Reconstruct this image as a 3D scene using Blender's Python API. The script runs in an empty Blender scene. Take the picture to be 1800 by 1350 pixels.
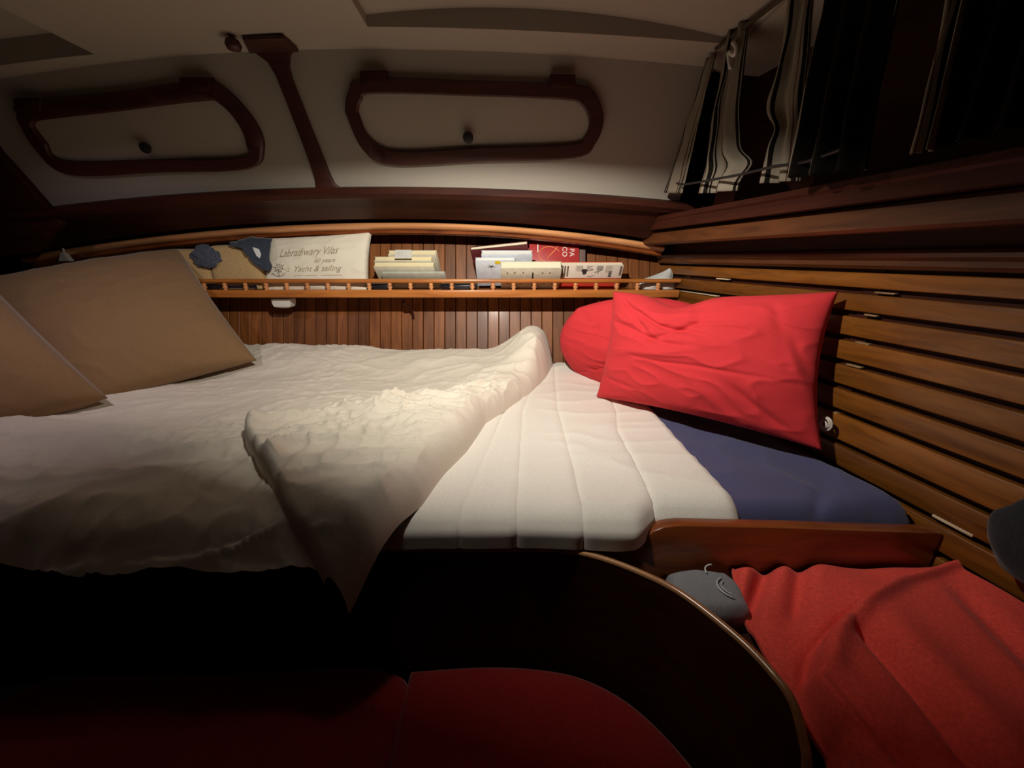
import bpy, math, random
from mathutils import Vector, noise, Matrix

random.seed(7)
SC = bpy.context.scene
COL = SC.collection

# ------------------------------------------------------------------ camera
PITCH = math.radians(17.9)
FOC = 690.0                      # focal length in pixels of the 1800 wide frame
cP, sP = math.cos(PITCH), math.sin(PITCH)
cam = bpy.data.cameras.new('camera')
cam.sensor_fit = 'HORIZONTAL'; cam.sensor_width = 36.0
cam.lens = FOC / 1800.0 * 36.0
cam.clip_start = 0.01
cam_o = bpy.data.objects.new('camera', cam); COL.objects.link(cam_o)
cam_o.location = (0, 0, 0)
cam_o.rotation_euler = (math.pi / 2 - PITCH, 0, 0)
SC.camera = cam_o

# ------------------------------------------------------------------ world, lamps, exposure
W = bpy.data.worlds.new('night'); SC.world = W; W.use_nodes = True
W.node_tree.nodes['Background'].inputs[0].default_value = (0.9, 0.75, 0.7, 1)
W.node_tree.nodes['Background'].inputs[1].default_value = 0.0006

LAMP = Vector((-0.10, 0.48, 0.335))           # hooded strip lamp under the deckhead, facing the hull
LAIM = Vector((0.31, 0.95, -0.09)).normalized()
ld = bpy.data.lights.new('berth_lamp_light', 'AREA')
ld.shape = 'RECTANGLE'; ld.size = 0.034; ld.size_y = 0.012; ld.energy = 12.5; ld.color = (1.0, 0.93, 0.82)
lo = bpy.data.objects.new('berth_lamp_light', ld); COL.objects.link(lo)
lo.location = LAMP
lo.rotation_euler = LAIM.to_track_quat('-Z', 'Y').to_euler()

# dimmer, cooler lamp at the foot end, left of the frame
l2 = bpy.data.lights.new('foot_lamp_light', 'AREA')
l2.shape = 'DISK'; l2.size = 0.05; l2.energy = 0.45; l2.color = (1.0, 0.84, 0.92); l2.spread = math.radians(105)
lo2 = bpy.data.objects.new('foot_lamp_light', l2); COL.objects.link(lo2)
lo2.location = (-0.95, 0.60, 0.34)
lo2.rotation_euler = Vector((-0.10, 0.50, -0.85)).to_track_quat('-Z', 'Y').to_euler()

VS = SC.view_settings
VS.view_transform = 'Standard'; VS.look = 'None'; VS.exposure = 0.0; VS.gamma = 1.0
VS.use_curve_mapping = False

# ------------------------------------------------------------------ helpers
def ray(px, py):
    u = (px - 900) / FOC; v = (675 - py) / FOC
    return Vector((u, v * sP + cP, v * cP - sP))
def atz(px, py, z):
    r = ray(px, py); return r * (z / r.z)
def atd(px, py, d): return ray(px, py) * d
def aty(px, py, y):
    r = ray(px, py); return r * (y / r.y)

BK = -0.17                                   # the slatted bulkhead runs along x = C + BK*y
def bulk_x(y, C=0.771): return C + BK * y
def bulk(px, py, C=0.771):
    r = ray(px, py); return r * (C / (r.x - BK * r.y))
BDIR = Vector((BK, 1, 0)).normalized()       # along the bulkhead, towards the hull
BNRM = Vector((-1, BK, 0)).normalized()      # into the cabin

def sm(a, b, x):
    t = max(0.0, min(1.0, (x - a) / (b - a))); return t * t * (3 - 2 * t)
def lerp(a, b, t): return a + (b - a) * t
def n3(x, y, z=0.0): return noise.noise(Vector((x, y, z)))
def interp(pts, x):
    if x <= pts[0][0]: return pts[0][1]
    for (x0, y0), (x1, y1) in zip(pts, pts[1:]):
        if x <= x1: return lerp(y0, y1, (x - x0) / (x1 - x0))
    return pts[-1][1]

def link(o, parent=None):
    COL.objects.link(o)
    if parent is not None: o.parent = parent
    return o
def tag(o, label=None, cat=None, group=None, kind=None):
    if label: o['label'] = label
    if cat: o['category'] = cat
    if group: o['group'] = group
    if kind: o['kind'] = kind
    return o
def thing(name, label, cat, loc=(0, 0, 0), group=None):
    o = bpy.data.objects.new(name, None); link(o); o.location = loc
    o.empty_display_size = 0.02
    return tag(o, label, cat, group)
def mesh(name, verts, faces, mat, parent=None, smooth=True, bevel=0.0, seg=2, weld=False, uvs=None, auto=None):
    me = bpy.data.meshes.new(name)
    off = Vector(parent.matrix_basis.translation) if parent is not None else Vector((0, 0, 0))
    if parent is not None and parent.parent is not None: off = off + Vector(parent.parent.matrix_basis.translation)
    me.from_pydata([tuple(Vector(v) - off) for v in verts], [], faces)
    me.update()
    if uvs is not None:
        ul = me.uv_layers.new(name='UVMap')
        for l in me.loops: ul.data[l.index].uv = uvs[l.vertex_index]
    import bmesh
    bm = bmesh.new(); bm.from_mesh(me)
    if weld: bmesh.ops.remove_doubles(bm, verts=bm.verts, dist=1e-5)
    bmesh.ops.recalc_face_normals(bm, faces=bm.faces)
    if bevel > 0:
        es = [e for e in bm.edges if len(e.link_faces) == 2 and e.calc_face_angle(0) > 0.6]
        bmesh.ops.bevel(bm, geom=es, offset=bevel, segments=seg, profile=0.5, affect='EDGES', clamp_overlap=True)
    for f in bm.faces: f.smooth = smooth
    if auto is not None:
        for e in bm.edges:
            if len(e.link_faces) == 2 and e.calc_face_angle(0) > auto: e.smooth = False
    bm.to_mesh(me); bm.free()
    if mat is not None: me.materials.append(mat)
    return link(bpy.data.objects.new(name, me), parent)

def hexa(o, ax, ay, az):
    """box from corner o and three edge vectors -> verts, faces"""
    o, ax, ay, az = map(Vector, (o, ax, ay, az))
    v = [o, o + ax, o + ax + ay, o + ay, o + az, o + ax + az, o + ax + ay + az, o + ay + az]
    f = [(0, 3, 2, 1), (4, 5, 6, 7), (0, 1, 5, 4), (1, 2, 6, 5), (2, 3, 7, 6), (3, 0, 4, 7)]
    return v, f
def box(name, o, ax, ay, az, mat, parent=None, bevel=0.0, seg=2):
    v, f = hexa(o, ax, ay, az)
    return mesh(name, v, f, mat, parent, smooth=bevel > 0, bevel=bevel, seg=seg, auto=0.9 if bevel > 0 else None)
def bbox(name, x0, x1, y0, y1, z0, z1, mat, parent=None, bevel=0.0):
    return box(name, (x0, y0, z0), (x1 - x0, 0, 0), (0, y1 - y0, 0), (0, 0, z1 - z0), mat, parent, bevel)
def prism(name, pts, ext, mat, parent=None, bevel=0.0, smooth=False):
    ext = Vector(ext); n = len(pts)
    v = [Vector(p) for p in pts] + [Vector(p) + ext for p in pts]
    f = [tuple(range(n)), tuple(range(2 * n - 1, n - 1, -1))]
    f += [(i, (i + 1) % n, n + (i + 1) % n, n + i) for i in range(n)]
    return mesh(name, v, f, mat, parent, smooth=bevel > 0 or smooth, bevel=bevel, auto=0.7)
def sweep(name, stations, mat, parent=None, closed=True, caps=True, smooth=True, auto=0.7):
    """stations: list of rings (lists of points, same count)"""
    m = len(stations[0]); v = []; f = []
    for r in stations: v += [Vector(p) for p in r]
    for i in range(len(stations) - 1):
        for j in range(m if closed else m - 1):
            k = (j + 1) % m
            f.append((i * m + j, i * m + k, (i + 1) * m + k, (i + 1) * m + j))
    if caps and closed:
        f.append(tuple(range(m))); f.append(tuple(range((len(stations) - 1) * m, len(stations) * m)))
    return mesh(name, v, f, mat, parent, smooth=smooth, auto=auto)
def tube(name, path, r, mat, parent=None, n=10, closed=False, flat=None):
    path = [Vector(p) for p in path]; L = len(path); rings = []
    up = Vector((0.13, 0.2, 0.97))
    for i, p in enumerate(path):
        a = path[(i - 1) % L] if (closed or i > 0) else p
        b = path[(i + 1) % L] if (closed or i < L - 1) else p
        t = (b - a).normalized()
        s = t.cross(up).normalized(); q = s.cross(t).normalized()
        rr = r[i] if isinstance(r, (list, tuple)) else r
        rings.append([p + s * (rr * math.cos(2 * math.pi * k / n)) + q * (rr * math.sin(2 * math.pi * k / n)) for k in range(n)])
    if closed: rings.append(rings[0])
    return sweep(name, rings, mat, parent, caps=not closed, auto=None)
def catmull(pts, per=8):
    pts = [Vector(p) for p in pts]; out = []
    for i in range(len(pts) - 1):
        p0 = pts[max(i - 1, 0)]; p1 = pts[i]; p2 = pts[i + 1]; p3 = pts[min(i + 2, len(pts) - 1)]
        for k in range(per):
            t = k / per
            out.append(0.5 * ((2 * p1) + (p2 - p0) * t + (2 * p0 - 5 * p1 + 4 * p2 - p3) * t * t + (3 * p1 - p0 - 3 * p2 + p3) * t ** 3))
    out.append(pts[-1]); return out
def lathe(name, base, prof, mat, parent=None, n=12, axis=(0, 0, 1)):
    axis = Vector(axis).normalized()
    a = axis.cross(Vector((1, 0, 0)) if abs(axis.x) < 0.9 else Vector((0, 1, 0))).normalized(); b = axis.cross(a)
    base = Vector(base)
    rings = [[base + axis * h + (a * math.cos(2 * math.pi * k / n) + b * math.sin(2 * math.pi * k / n)) * r for k in range(n)] for r, h in prof]
    return sweep(name, rings, mat, parent, auto=0.9)
def grid(name, fn, nu, nv, mat, parent=None, uv=False):
    v = []; f = []; uvs = []
    for j in range(nv + 1):
        for i in range(nu + 1):
            v.append(fn(i / nu, j / nv)); uvs.append((i / nu, j / nv))
    for j in range(nv):
        for i in range(nu):
            a = j * (nu + 1) + i
            f.append((a, a + 1, a + nu + 2, a + nu + 1))
    return mesh(name, v, f, mat, parent, uvs=uvs if uv else None)
def instance(name, src, loc, parent):
    o = bpy.data.objects.new(name, src.data)
    link(o, parent); o.location = loc; return o

# ------------------------------------------------------------------ materials
def mat_new(name):
    m = bpy.data.materials.new(name); m.use_nodes = True
    nt = m.node_tree; b = nt.nodes['Principled BSDF']; return m, nt, b
def ramp(nt, fac, stops, mode='LINEAR'):
    r = nt.nodes.new('ShaderNodeValToRGB'); r.color_ramp.interpolation = mode
    e = r.color_ramp.elements
    while len(e) < len(stops): e.new(0.5)
    for el, (p, c) in zip(e, stops): el.position = p; el.color = (*c, 1)
    nt.links.new(fac, r.inputs[0]); return r.outputs[0]
def wood(name, dark, light, stretch=(1, 1, 12), rough=0.32, coat=0.3, vary=0.35, scale=1.0, bump=0.1, spec=0.5):
    m, nt, b = mat_new(name); L = nt.links
    tc = nt.nodes.new('ShaderNodeTexCoord'); oi = nt.nodes.new('ShaderNodeObjectInfo')
    mul = nt.nodes.new('ShaderNodeMath'); mul.operation = 'MULTIPLY'; mul.inputs[1].default_value = 17.3
    L.new(oi.outputs['Random'], mul.inputs[0])
    add = nt.nodes.new('ShaderNodeVectorMath'); add.operation = 'ADD'
    L.new(tc.outputs['Object'], add.inputs[0]); L.new(mul.outputs[0], add.inputs[1])
    mp = nt.nodes.new('ShaderNodeMapping')
    mp.inputs['Scale'].default_value = tuple(60 * scale / s for s in stretch)
    L.new(add.outputs[0], mp.inputs[0])
    nz = nt.nodes.new('ShaderNodeTexNoise'); nz.inputs['Scale'].default_value = 1.0
    nz.inputs['Detail'].default_value = 5; nz.inputs['Roughness'].default_value = 0.6; nz.inputs['Distortion'].default_value = 0.6
    L.new(mp.outputs[0], nz.inputs['Vector'])
    col = ramp(nt, nz.outputs['Fac'], [(0.28, dark), (0.55, tuple(lerp(d, l, 0.6) for d, l in zip(dark, light))), (0.8, light)])
    hsv = nt.nodes.new('ShaderNodeHueSaturation')
    mr = nt.nodes.new('ShaderNodeMapRange'); mr.inputs['To Min'].default_value = 1 - vary; mr.inputs['To Max'].default_value = 1 + vary
    L.new(oi.outputs['Random'], mr.inputs['Value']); L.new(mr.outputs[0], hsv.inputs['Value'])
    L.new(col, hsv.inputs['Color']); L.new(hsv.outputs[0], b.inputs['Base Color'])
    b.inputs['Roughness'].default_value = rough
    b.inputs['Specular IOR Level'].default_value = spec
    b.inputs['Coat Weight'].default_value = coat; b.inputs['Coat Roughness'].default_value = 0.18
    bp = nt.nodes.new('ShaderNodeBump'); bp.inputs['Strength'].default_value = bump; bp.inputs['Distance'].default_value = 0.001
    L.new(nz.outputs['Fac'], bp.inputs['Height']); L.new(bp.outputs[0], b.inputs['Normal'])
    return m
def fabric(name, c, c2=None, scale=500, rough=0.9, bump=0.25, sheen=0.2, big=0.0):
    m, nt, b = mat_new(name); L = nt.links
    tc = nt.nodes.new('ShaderNodeTexCoord')
    nz = nt.nodes.new('ShaderNodeTexNoise'); nz.inputs['Scale'].default_value = scale; nz.inputs['Detail'].default_value = 3
    L.new(tc.outputs['Object'], nz.inputs['Vector'])
    c2 = c2 or tuple(x * 0.8 for x in c)
    col = ramp(nt, nz.outputs['Fac'], [(0.35, c2), (0.65, c)])
    L.new(col, b.inputs['Base Color'])
    b.inputs['Roughness'].default_value = rough; b.inputs['Specular IOR Level'].default_value = 0.2
    b.inputs['Sheen Weight'].default_value = sheen
    h = nz.outputs['Fac']
    if big > 0:
        n2 = nt.nodes.new('ShaderNodeTexNoise'); n2.inputs['Scale'].default_value = 22; n2.inputs['Detail'].default_value = 4
        n2.inputs['Distortion'].default_value = 1.2
        L.new(tc.outputs['Object'], n2.inputs['Vector'])
        ad = nt.nodes.new('ShaderNodeMath'); ad.operation = 'MULTIPLY_ADD'; ad.inputs[1].default_value = big * 20
        L.new(n2.outputs['Fac'], ad.inputs[0]); L.new(h, ad.inputs[2]); h = ad.outputs[0]
    bp = nt.nodes.new('ShaderNodeBump'); bp.inputs['Strength'].default_value = bump; bp.inputs['Distance'].default_value = 0.0008
    L.new(h, bp.inputs['Height']); L.new(bp.outputs[0], b.inputs['Normal'])
    return m
def plain(name, c, rough=0.5, metal=0.0, spec=0.5, nscale=60, var=0.12, bump=0.0):
    m, nt, b = mat_new(name); L = nt.links
    tc = nt.nodes.new('ShaderNodeTexCoord')
    nz = nt.nodes.new('ShaderNodeTexNoise'); nz.inputs['Scale'].default_value = nscale; nz.inputs['Detail'].default_value = 4
    L.new(tc.outputs['Object'], nz.inputs['Vector'])
    col = ramp(nt, nz.outputs['Fac'], [(0.3, tuple(x * (1 - var) for x in c)), (0.7, tuple(min(1, x * (1 + var * 0.4)) for x in c))])
    L.new(col, b.inputs['Base Color'])
    b.inputs['Roughness'].default_value = rough; b.inputs['Metallic'].default_value = metal
    b.inputs['Specular IOR Level'].default_value = spec
    if bump:
        bp = nt.nodes.new('ShaderNodeBump'); bp.inputs['Strength'].default_value = bump; bp.inputs['Distance'].default_value = 0.001
        L.new(nz.outputs['Fac'], bp.inputs['Height']); L.new(bp.outputs[0], b.inputs['Normal'])
    return m
def pages_mat(name, c):
    m, nt, b = mat_new(name); L = nt.links
    tc = nt.nodes.new('ShaderNodeTexCoord'); mp = nt.nodes.new('ShaderNodeMapping')
    mp.inputs['Scale'].default_value = (4, 900, 900)
    L.new(tc.outputs['Object'], mp.inputs[0])
    nz = nt.nodes.new('ShaderNodeTexNoise'); nz.inputs['Scale'].default_value = 1; L.new(mp.outputs[0], nz.inputs['Vector'])
    L.new(ramp(nt, nz.outputs['Fac'], [(0.3, tuple(x * .82 for x in c)), (0.7, c)]), b.inputs['Base Color'])
    b.inputs['Roughness'].default_value = 0.9; b.inputs['Specular IOR Level'].default_value = 0.1
    return m

M_PLANK = wood('hull_plank_teak', (0.11, 0.033, 0.008), (0.28, 0.098, 0.026), stretch=(1, 10, 10), rough=0.45, coat=0.05, vary=0.28, spec=0.35)
M_GROOVE = wood('groove_dark', (0.02, 0.006, 0.003), (0.035, 0.012, 0.005), rough=0.7, coat=0)
M_SHELF = wood('shelf_teak', (0.30, 0.09, 0.018), (0.58, 0.21, 0.045), stretch=(14, 1, 1), rough=0.3, vary=0.06)
M_RAIL = wood('rail_varnished_mahogany', (0.50, 0.20, 0.075), (0.82, 0.40, 0.17), stretch=(16, 1, 1), rough=0.24, coat=0.6, vary=0.05)
M_SLAT = wood('slat_teak', (0.09, 0.027, 0.003), (0.245, 0.083, 0.009), stretch=(1.6, 14, 1), rough=0.42, coat=0.12, vary=0.22)
M_DARK = wood('dark_mahogany', (0.024, 0.0055, 0.003), (0.06, 0.014, 0.006), stretch=(12, 12, 1), rough=0.55, coat=0.0, spec=0.2, vary=0.05)
M_FRAME = wood('window_frame_mahogany', (0.034, 0.007, 0.004), (0.075, 0.016, 0.009), stretch=(10, 1, 1), rough=0.5, coat=0.05, vary=0.05)
M_BOARD = wood('berth_board_mahogany', (0.11, 0.025, 0.006), (0.30, 0.080, 0.018), stretch=(9, 1, 1.5), rough=0.3, coat=0.5, vary=0.05)
M_CAP = wood('capping_mahogany', (0.05, 0.014, 0.003), (0.13, 0.040, 0.009), stretch=(2, 12, 1), rough=0.5, coat=0.05, vary=0.05)
M_RIM = wood('rim_mahogany', (0.34, 0.16, 0.06), (0.58, 0.30, 0.13), stretch=(8, 8, 1), rough=0.22, coat=0.6, vary=0.02)
M_CLEAT_GLINT = wood('pale_cleat_and_glint', (0.45, 0.33, 0.20), (0.70, 0.55, 0.38), stretch=(1, 6, 1), rough=0.5, coat=0.1, vary=0.1)
M_LINER = plain('off_white_vinyl_headliner', (0.422, 0.379, 0.306), rough=0.65, nscale=900, var=0.05, bump=0.15)
M_LINER2 = plain('off_white_cabin_side', (0.394, 0.353, 0.294), rough=0.65, nscale=700, var=0.05, bump=0.15)
M_COVER = plain('off_white_window_cover', (0.449, 0.405, 0.330), rough=0.6, nscale=500, var=0.04, bump=0.1)
M_BLACK = plain('black_plastic', (0.012, 0.012, 0.012), rough=0.5)
M_BRASS = plain('aged_brass', (0.55, 0.38, 0.15), rough=0.35, metal=1.0)
M_SCREW = plain('dull_screw', (0.12, 0.10, 0.07), rough=0.5, metal=0.6)
M_PAD = fabric('white_quilted_pad', (0.84, 0.81, 0.74), (0.77, 0.74, 0.67), scale=380, bump=0.12)
M_DUVET = fabric('cream_duvet', (0.80, 0.74, 0.63), (0.73, 0.67, 0.56), scale=420, bump=0.2, big=0.05)
M_NAVY = fabric('navy_cotton', (0.080, 0.080, 0.175), (0.065, 0.066, 0.150), scale=600, bump=0.15)
M_RED = fabric('red_pillow_cotton', (0.60, 0.036, 0.044), (0.53, 0.030, 0.036), scale=500, bump=0.15, big=0.03, sheen=0.03)
M_RED2 = fabric('red_flannel_blanket', (0.82, 0.090, 0.066), (0.68, 0.068, 0.050), scale=260, bump=0.4, sheen=0.08, big=0.03)
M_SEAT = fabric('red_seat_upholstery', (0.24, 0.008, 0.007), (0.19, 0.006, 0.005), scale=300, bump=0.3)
M_OLIVE = fabric('olive_brown_cushion', (0.27, 0.158, 0.075), (0.225, 0.132, 0.06), scale=520, bump=0.2, big=0.02)
M_TAN = fabric('tan_felt', (0.52, 0.36, 0.17), (0.43, 0.29, 0.13), scale=300, bump=0.5)
M_KNIT = fabric('blue_grey_knit', (0.085, 0.10, 0.135), (0.045, 0.055, 0.08), scale=240, bump=1.0)
M_DKCLOTH = fabric('dark_slate_cloth', (0.045, 0.058, 0.085), (0.030, 0.038, 0.058), scale=240, bump=0.8)
M_CREAM = fabric('cream_canvas', (0.80, 0.75, 0.62), (0.74, 0.68, 0.55), scale=520, bump=0.2)
M_INK = plain('brown_ink', (0.16, 0.11, 0.07), rough=0.9)
M_GREY = fabric('grey_soft_shell', (0.27, 0.275, 0.295), (0.22, 0.225, 0.245), scale=400, bump=0.3)
M_PALE = plain('pale_print', (0.65, 0.66, 0.68), rough=0.7)
M_CHAR = fabric('charcoal_fabric', (0.020, 0.022, 0.026), (0.012, 0.013, 0.017), scale=300, bump=0.6)
M_CORD = fabric('white_cord', (0.75, 0.70, 0.62), (0.5, 0.45, 0.38), scale=900, bump=0.8)
M_PLASTIC = plain('off_white_plastic', (0.72, 0.70, 0.63), rough=0.4)
M_BAG = plain('white_polythene', (0.55, 0.56, 0.54), rough=0.35, nscale=80, var=0.1)
M_YPAGES = pages_mat('yellowed_pages', (0.80, 0.70, 0.42))
M_CPAGES = pages_mat('cream_pages', (0.84, 0.78, 0.58))
M_WPAGES = pages_mat('white_pages', (0.78, 0.80, 0.72))
M_CVCREAM = plain('cover_cream', (0.62, 0.58, 0.46), rough=0.5)
M_CVGREY = plain('cover_grey_green', (0.42, 0.43, 0.36), rough=0.5)
M_CVBLUE = plain('cover_pale_blue', (0.62, 0.66, 0.72), rough=0.45)
M_CVDARK = plain('cover_black', (0.015, 0.012, 0.018), rough=0.3)
M_CVMAROON = plain('cover_maroon', (0.09, 0.012, 0.014), rough=0.4)
M_CVRED = plain('cover_red', (0.42, 0.035, 0.035), rough=0.35)
M_CVSCAR = plain('cover_scarlet', (0.55, 0.045, 0.025), rough=0.4)
M_CVPRINT = plain('cover_newsprint', (0.72, 0.64, 0.55), rough=0.55, nscale=300, var=0.1)
M_YEL = plain('print_yellow', (0.75, 0.55, 0.02), rough=0.5)
M_ORG = plain('print_orange', (0.85, 0.30, 0.10), rough=0.5)
M_WHT = plain('print_white', (0.80, 0.76, 0.70), rough=0.5)
M_INKD = plain('print_black', (0.03, 0.028, 0.028), rough=0.6)

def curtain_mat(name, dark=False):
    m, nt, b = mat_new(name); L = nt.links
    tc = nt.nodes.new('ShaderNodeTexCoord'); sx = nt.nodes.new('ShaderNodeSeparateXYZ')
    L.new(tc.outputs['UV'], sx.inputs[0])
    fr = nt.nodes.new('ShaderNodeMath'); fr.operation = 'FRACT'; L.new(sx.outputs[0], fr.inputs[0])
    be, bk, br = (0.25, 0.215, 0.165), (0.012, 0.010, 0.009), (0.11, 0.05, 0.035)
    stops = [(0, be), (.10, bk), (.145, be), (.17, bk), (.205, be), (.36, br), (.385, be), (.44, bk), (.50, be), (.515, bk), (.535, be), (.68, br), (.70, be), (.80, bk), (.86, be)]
    if dark: stops = [(0, be), (.05, bk), (.30, be), (.32, bk), (.36, be), (.375, bk), (.62, br), (.64, bk), (.90, be), (.93, bk)]  # shaded copy: stripes blackened to stand in for light falling off rightwards
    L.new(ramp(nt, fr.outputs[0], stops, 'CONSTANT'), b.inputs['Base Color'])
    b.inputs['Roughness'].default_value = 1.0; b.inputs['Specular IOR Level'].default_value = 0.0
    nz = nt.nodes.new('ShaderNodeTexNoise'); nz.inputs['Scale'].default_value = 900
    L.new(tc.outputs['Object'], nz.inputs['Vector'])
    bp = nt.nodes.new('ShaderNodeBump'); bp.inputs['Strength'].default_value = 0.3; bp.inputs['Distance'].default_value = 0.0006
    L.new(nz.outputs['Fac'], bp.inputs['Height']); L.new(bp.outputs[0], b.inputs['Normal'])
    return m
M_CURT = curtain_mat('striped_curtain_cotton'); M_CURT_SHADED = curtain_mat('shaded_striped_curtain_cotton', True)

# ------------------------------------------------------------------ the setting
def S(o): o['kind'] = 'structure'; return o
def arch(x, k=0.065, kr=None):
    d = x + 0.36
    return -(k if d < 0 else (kr or k)) * d * d

# hull side: individual vertical planks on a panel that leans outboard
FWD = Vector((0, cP, -sP)); UP = Vector((0, sP, cP)); RT = Vector((1, 0, 0))
WALL_D = 1.40
def wallp(x, v, d=WALL_D): return RT * x + UP * v + FWD * d
v_bot = -0.06; v_top = 0.60
S(box('wall_back', wallp(-1.75, v_bot, WALL_D + 0.012), RT * 2.31, FWD * 0.02, UP * (v_top - v_bot), M_GROOVE))
wb = bpy.data.objects['wall_back']
PW = 0.0385
src = None
vv, ff = hexa((0, 0, 0), (PW - 0.0022, 0, 0), FWD * 0.012, UP * (v_top - v_bot))
k = 0
x = -1.74
while x < 0.50:
    if src is None:
        src = mesh('plank', vv, ff, M_PLANK, wb, smooth=False, bevel=0.0014, seg=1); src.location = wallp(x, v_bot)
    else: instance('plank', src, wallp(x, v_bot), wb)
    x += PW
# cabin side panel, leaning inboard
PS = 1.20 / 1.15
PY0, PZ0 = 1.20, 0.16 * PS
PK = 0.1 / 0.28
def panel(px, py):
    r = ray(px, py); t = (PY0 + PZ0 * PK) / (r.y + PK * r.z); return r * t
PNRM = Vector((0, -1, -PK)).normalized()
PUP = Vector((0, -PK, 1)).normalized()
def pan_pt(x, z): return Vector((x, PY0 - (z - PZ0) * PK, z))
z_bot = lambda x: 0.168 + arch(x, 0.062, 0.058)
z_top = lambda x: 0.455 + arch(x, 0.07, 0.045)
st = []
for i in range(41):
    x = lerp(-1.33, 0.47, i / 40)
    a, b_ = pan_pt(x, z_bot(x) - 0.01), pan_pt(x, z_top(x) + 0.01)
    st.append([a, b_, b_ - PNRM * 0.02, a - PNRM * 0.02])
S(sweep('wall_cabin_side', st, M_LINER2))
# ceiling with two shallow recesses (hatch openings)
def cz(x, y): return 0.456 + arch(x, 0.07, 0.045) + 0.03 * sm(1.1, -0.2, y)
Hx0, Hx1, Hy1 = -0.30, 0.48, 1.003
Gx0, Gx1, Gy1 = -1.6, -0.935, 1.062
verts = []; faces = []; idx = {}
xs = sorted(set([round(lerp(-1.75, 0.80, i / 34), 4) for i in range(35)] + [Hx0, Hx1, Gx0, Gx1]))
ys = sorted(set([-0.7, -0.4, -0.1, 0.2, 0.5, 0.72, 0.90, 1.035, 1.13] + [Hy1, Gy1, 0.45, 0.62]))
def cv(x, y):
    if (x, y) not in idx: idx[(x, y)] = len(verts); verts.append(Vector((x, y, cz(x, y))))
    return idx[(x, y)]
for i in range(len(xs) - 1):
    for j in range(len(ys) - 1):
        xm, ym = (xs[i] + xs[i + 1]) / 2, (ys[j] + ys[j + 1]) / 2
        if Hx0 < xm < Hx1 and 0.45 < ym < Hy1: continue
        if Gx0 < xm < Gx1 and 0.62 < ym < Gy1: continue
        faces.append((cv(xs[i], ys[j]), cv(xs[i + 1], ys[j]), cv(xs[i + 1], ys[j + 1]), cv(xs[i], ys[j + 1])))
ceil = S(mesh('ceiling', verts, faces, M_LINER))
def recess(x0, x1, y0, y1, h, bulge, name, rim_mat, lid_mat):
    n = 16; rv = []; rf = []
    loop = [(lerp(x0, x1, i / n), y1) for i in range(n + 1)] + [(x1, y0)] + [(lerp(x1, x0, i / n), y0) for i in range(n + 1)]
    for (a, b) in loop:
        t = (a - x0) / (x1 - x0); hh = h * (0.35 + 0.65 * (1 - (2 * t - 0.85) ** 2 if bulge else 1))
        rv += [Vector((a, b, cz(a, b) - 0.001)), Vector((a, b, cz(a, b) + max(hh, 0.004)))]
    m = len(loop)
    for i in range(m):
        j = (i + 1) % m; rf.append((2 * i, 2 * j, 2 * j + 1, 2 * i + 1))
    mesh(name + '_riser', rv, rf, rim_mat, ceil, smooth=False)
    lv = []; lf = []
    for i in range(n + 1):
        a = lerp(x0, x1, i / n); t = i / n; hh = max(0.004, h * (0.35 + 0.65 * (1 - (2 * t - 0.85) ** 2 if bulge else 1)))
        lv += [Vector((a, y0, cz(a, y0) + hh)), Vector((a, y1, cz(a, y1) + hh))]
    for i in range(n): lf.append((2 * i, 2 * i + 2, 2 * i + 3, 2 * i + 1))
    mesh(name + '_lid', lv, lf, lid_mat, ceil)
recess(Hx0, Hx1, 0.45, Hy1, 0.036, True, 'hatch', M_LINER2, M_LINER)
recess(Gx0, Gx1, 0.62, Gy1, 0.045, False, 'recess', M_LINER2, M_LINER)
for px, py in ((668, 1), (1168, 8)):
    p = atz(px, py, 0.47)
    lathe('screw', p + Vector((0, 0, 0.012)), [(0.001, -0.004), (0.005, -0.004), (0.006, -0.001), (0.006, 0.0)], M_SCREW, ceil, n=12)
# deckhead fascia and soffit between the cabin side and the hull rail
rail_z = lambda x: 0.094 + arch(x, 0.066, 0.094)
st = []
for i in range(49):
    x = lerp(-1.75, 0.53, i / 48)
    zb, zr = z_bot(max(x, -1.34)), rail_z(x)
    st.append([(x, 1.185, zb - 0.002), (x, 1.182, zb + 0.012), (x, 1.225, zb + 0.03), (x, 1.50, zr + 0.06), (x, 1.50, zr + 0.018),
               (x, 1.40, zr + 0.018), (x, 1.36, zr + 0.024), (x, 1.33, zr + 0.021), (x, 1.26, lerp(zb, zr + .02, .45)), (x, 1.225, zb - 0.012), (x, 1.20, zb - 0.012)])
S(sweep('trim_soffit', st, M_DARK, auto=0.4))
st = []; st2 = []
for i in range(65):
    x = lerp(-1.62, 0.50, i / 64); zr = rail_z(x); yc = 1.372
    prof = [(-.004, .013), (.012, .016), (.045, .016), (.045, -.009), (.014, -.009), (.002, -.007), (-.010, -.002), (-.013, .004), (-.010, .010)]
    st.append([(x, yc + a, zr + b) for a, b in prof])
    prof = [(0.010, -.007), (.07, -.007), (.06, -.022), (.018, -.021), (.012, -.018)]
    st2.append([(x, yc + a, zr + b) for a, b in prof])
S(sweep('trim_hull_rail', st, M_RAIL, auto=0.9))
S(sweep('trim_rail_batten', st2, M_BOARD, auto=0.5))

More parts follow.
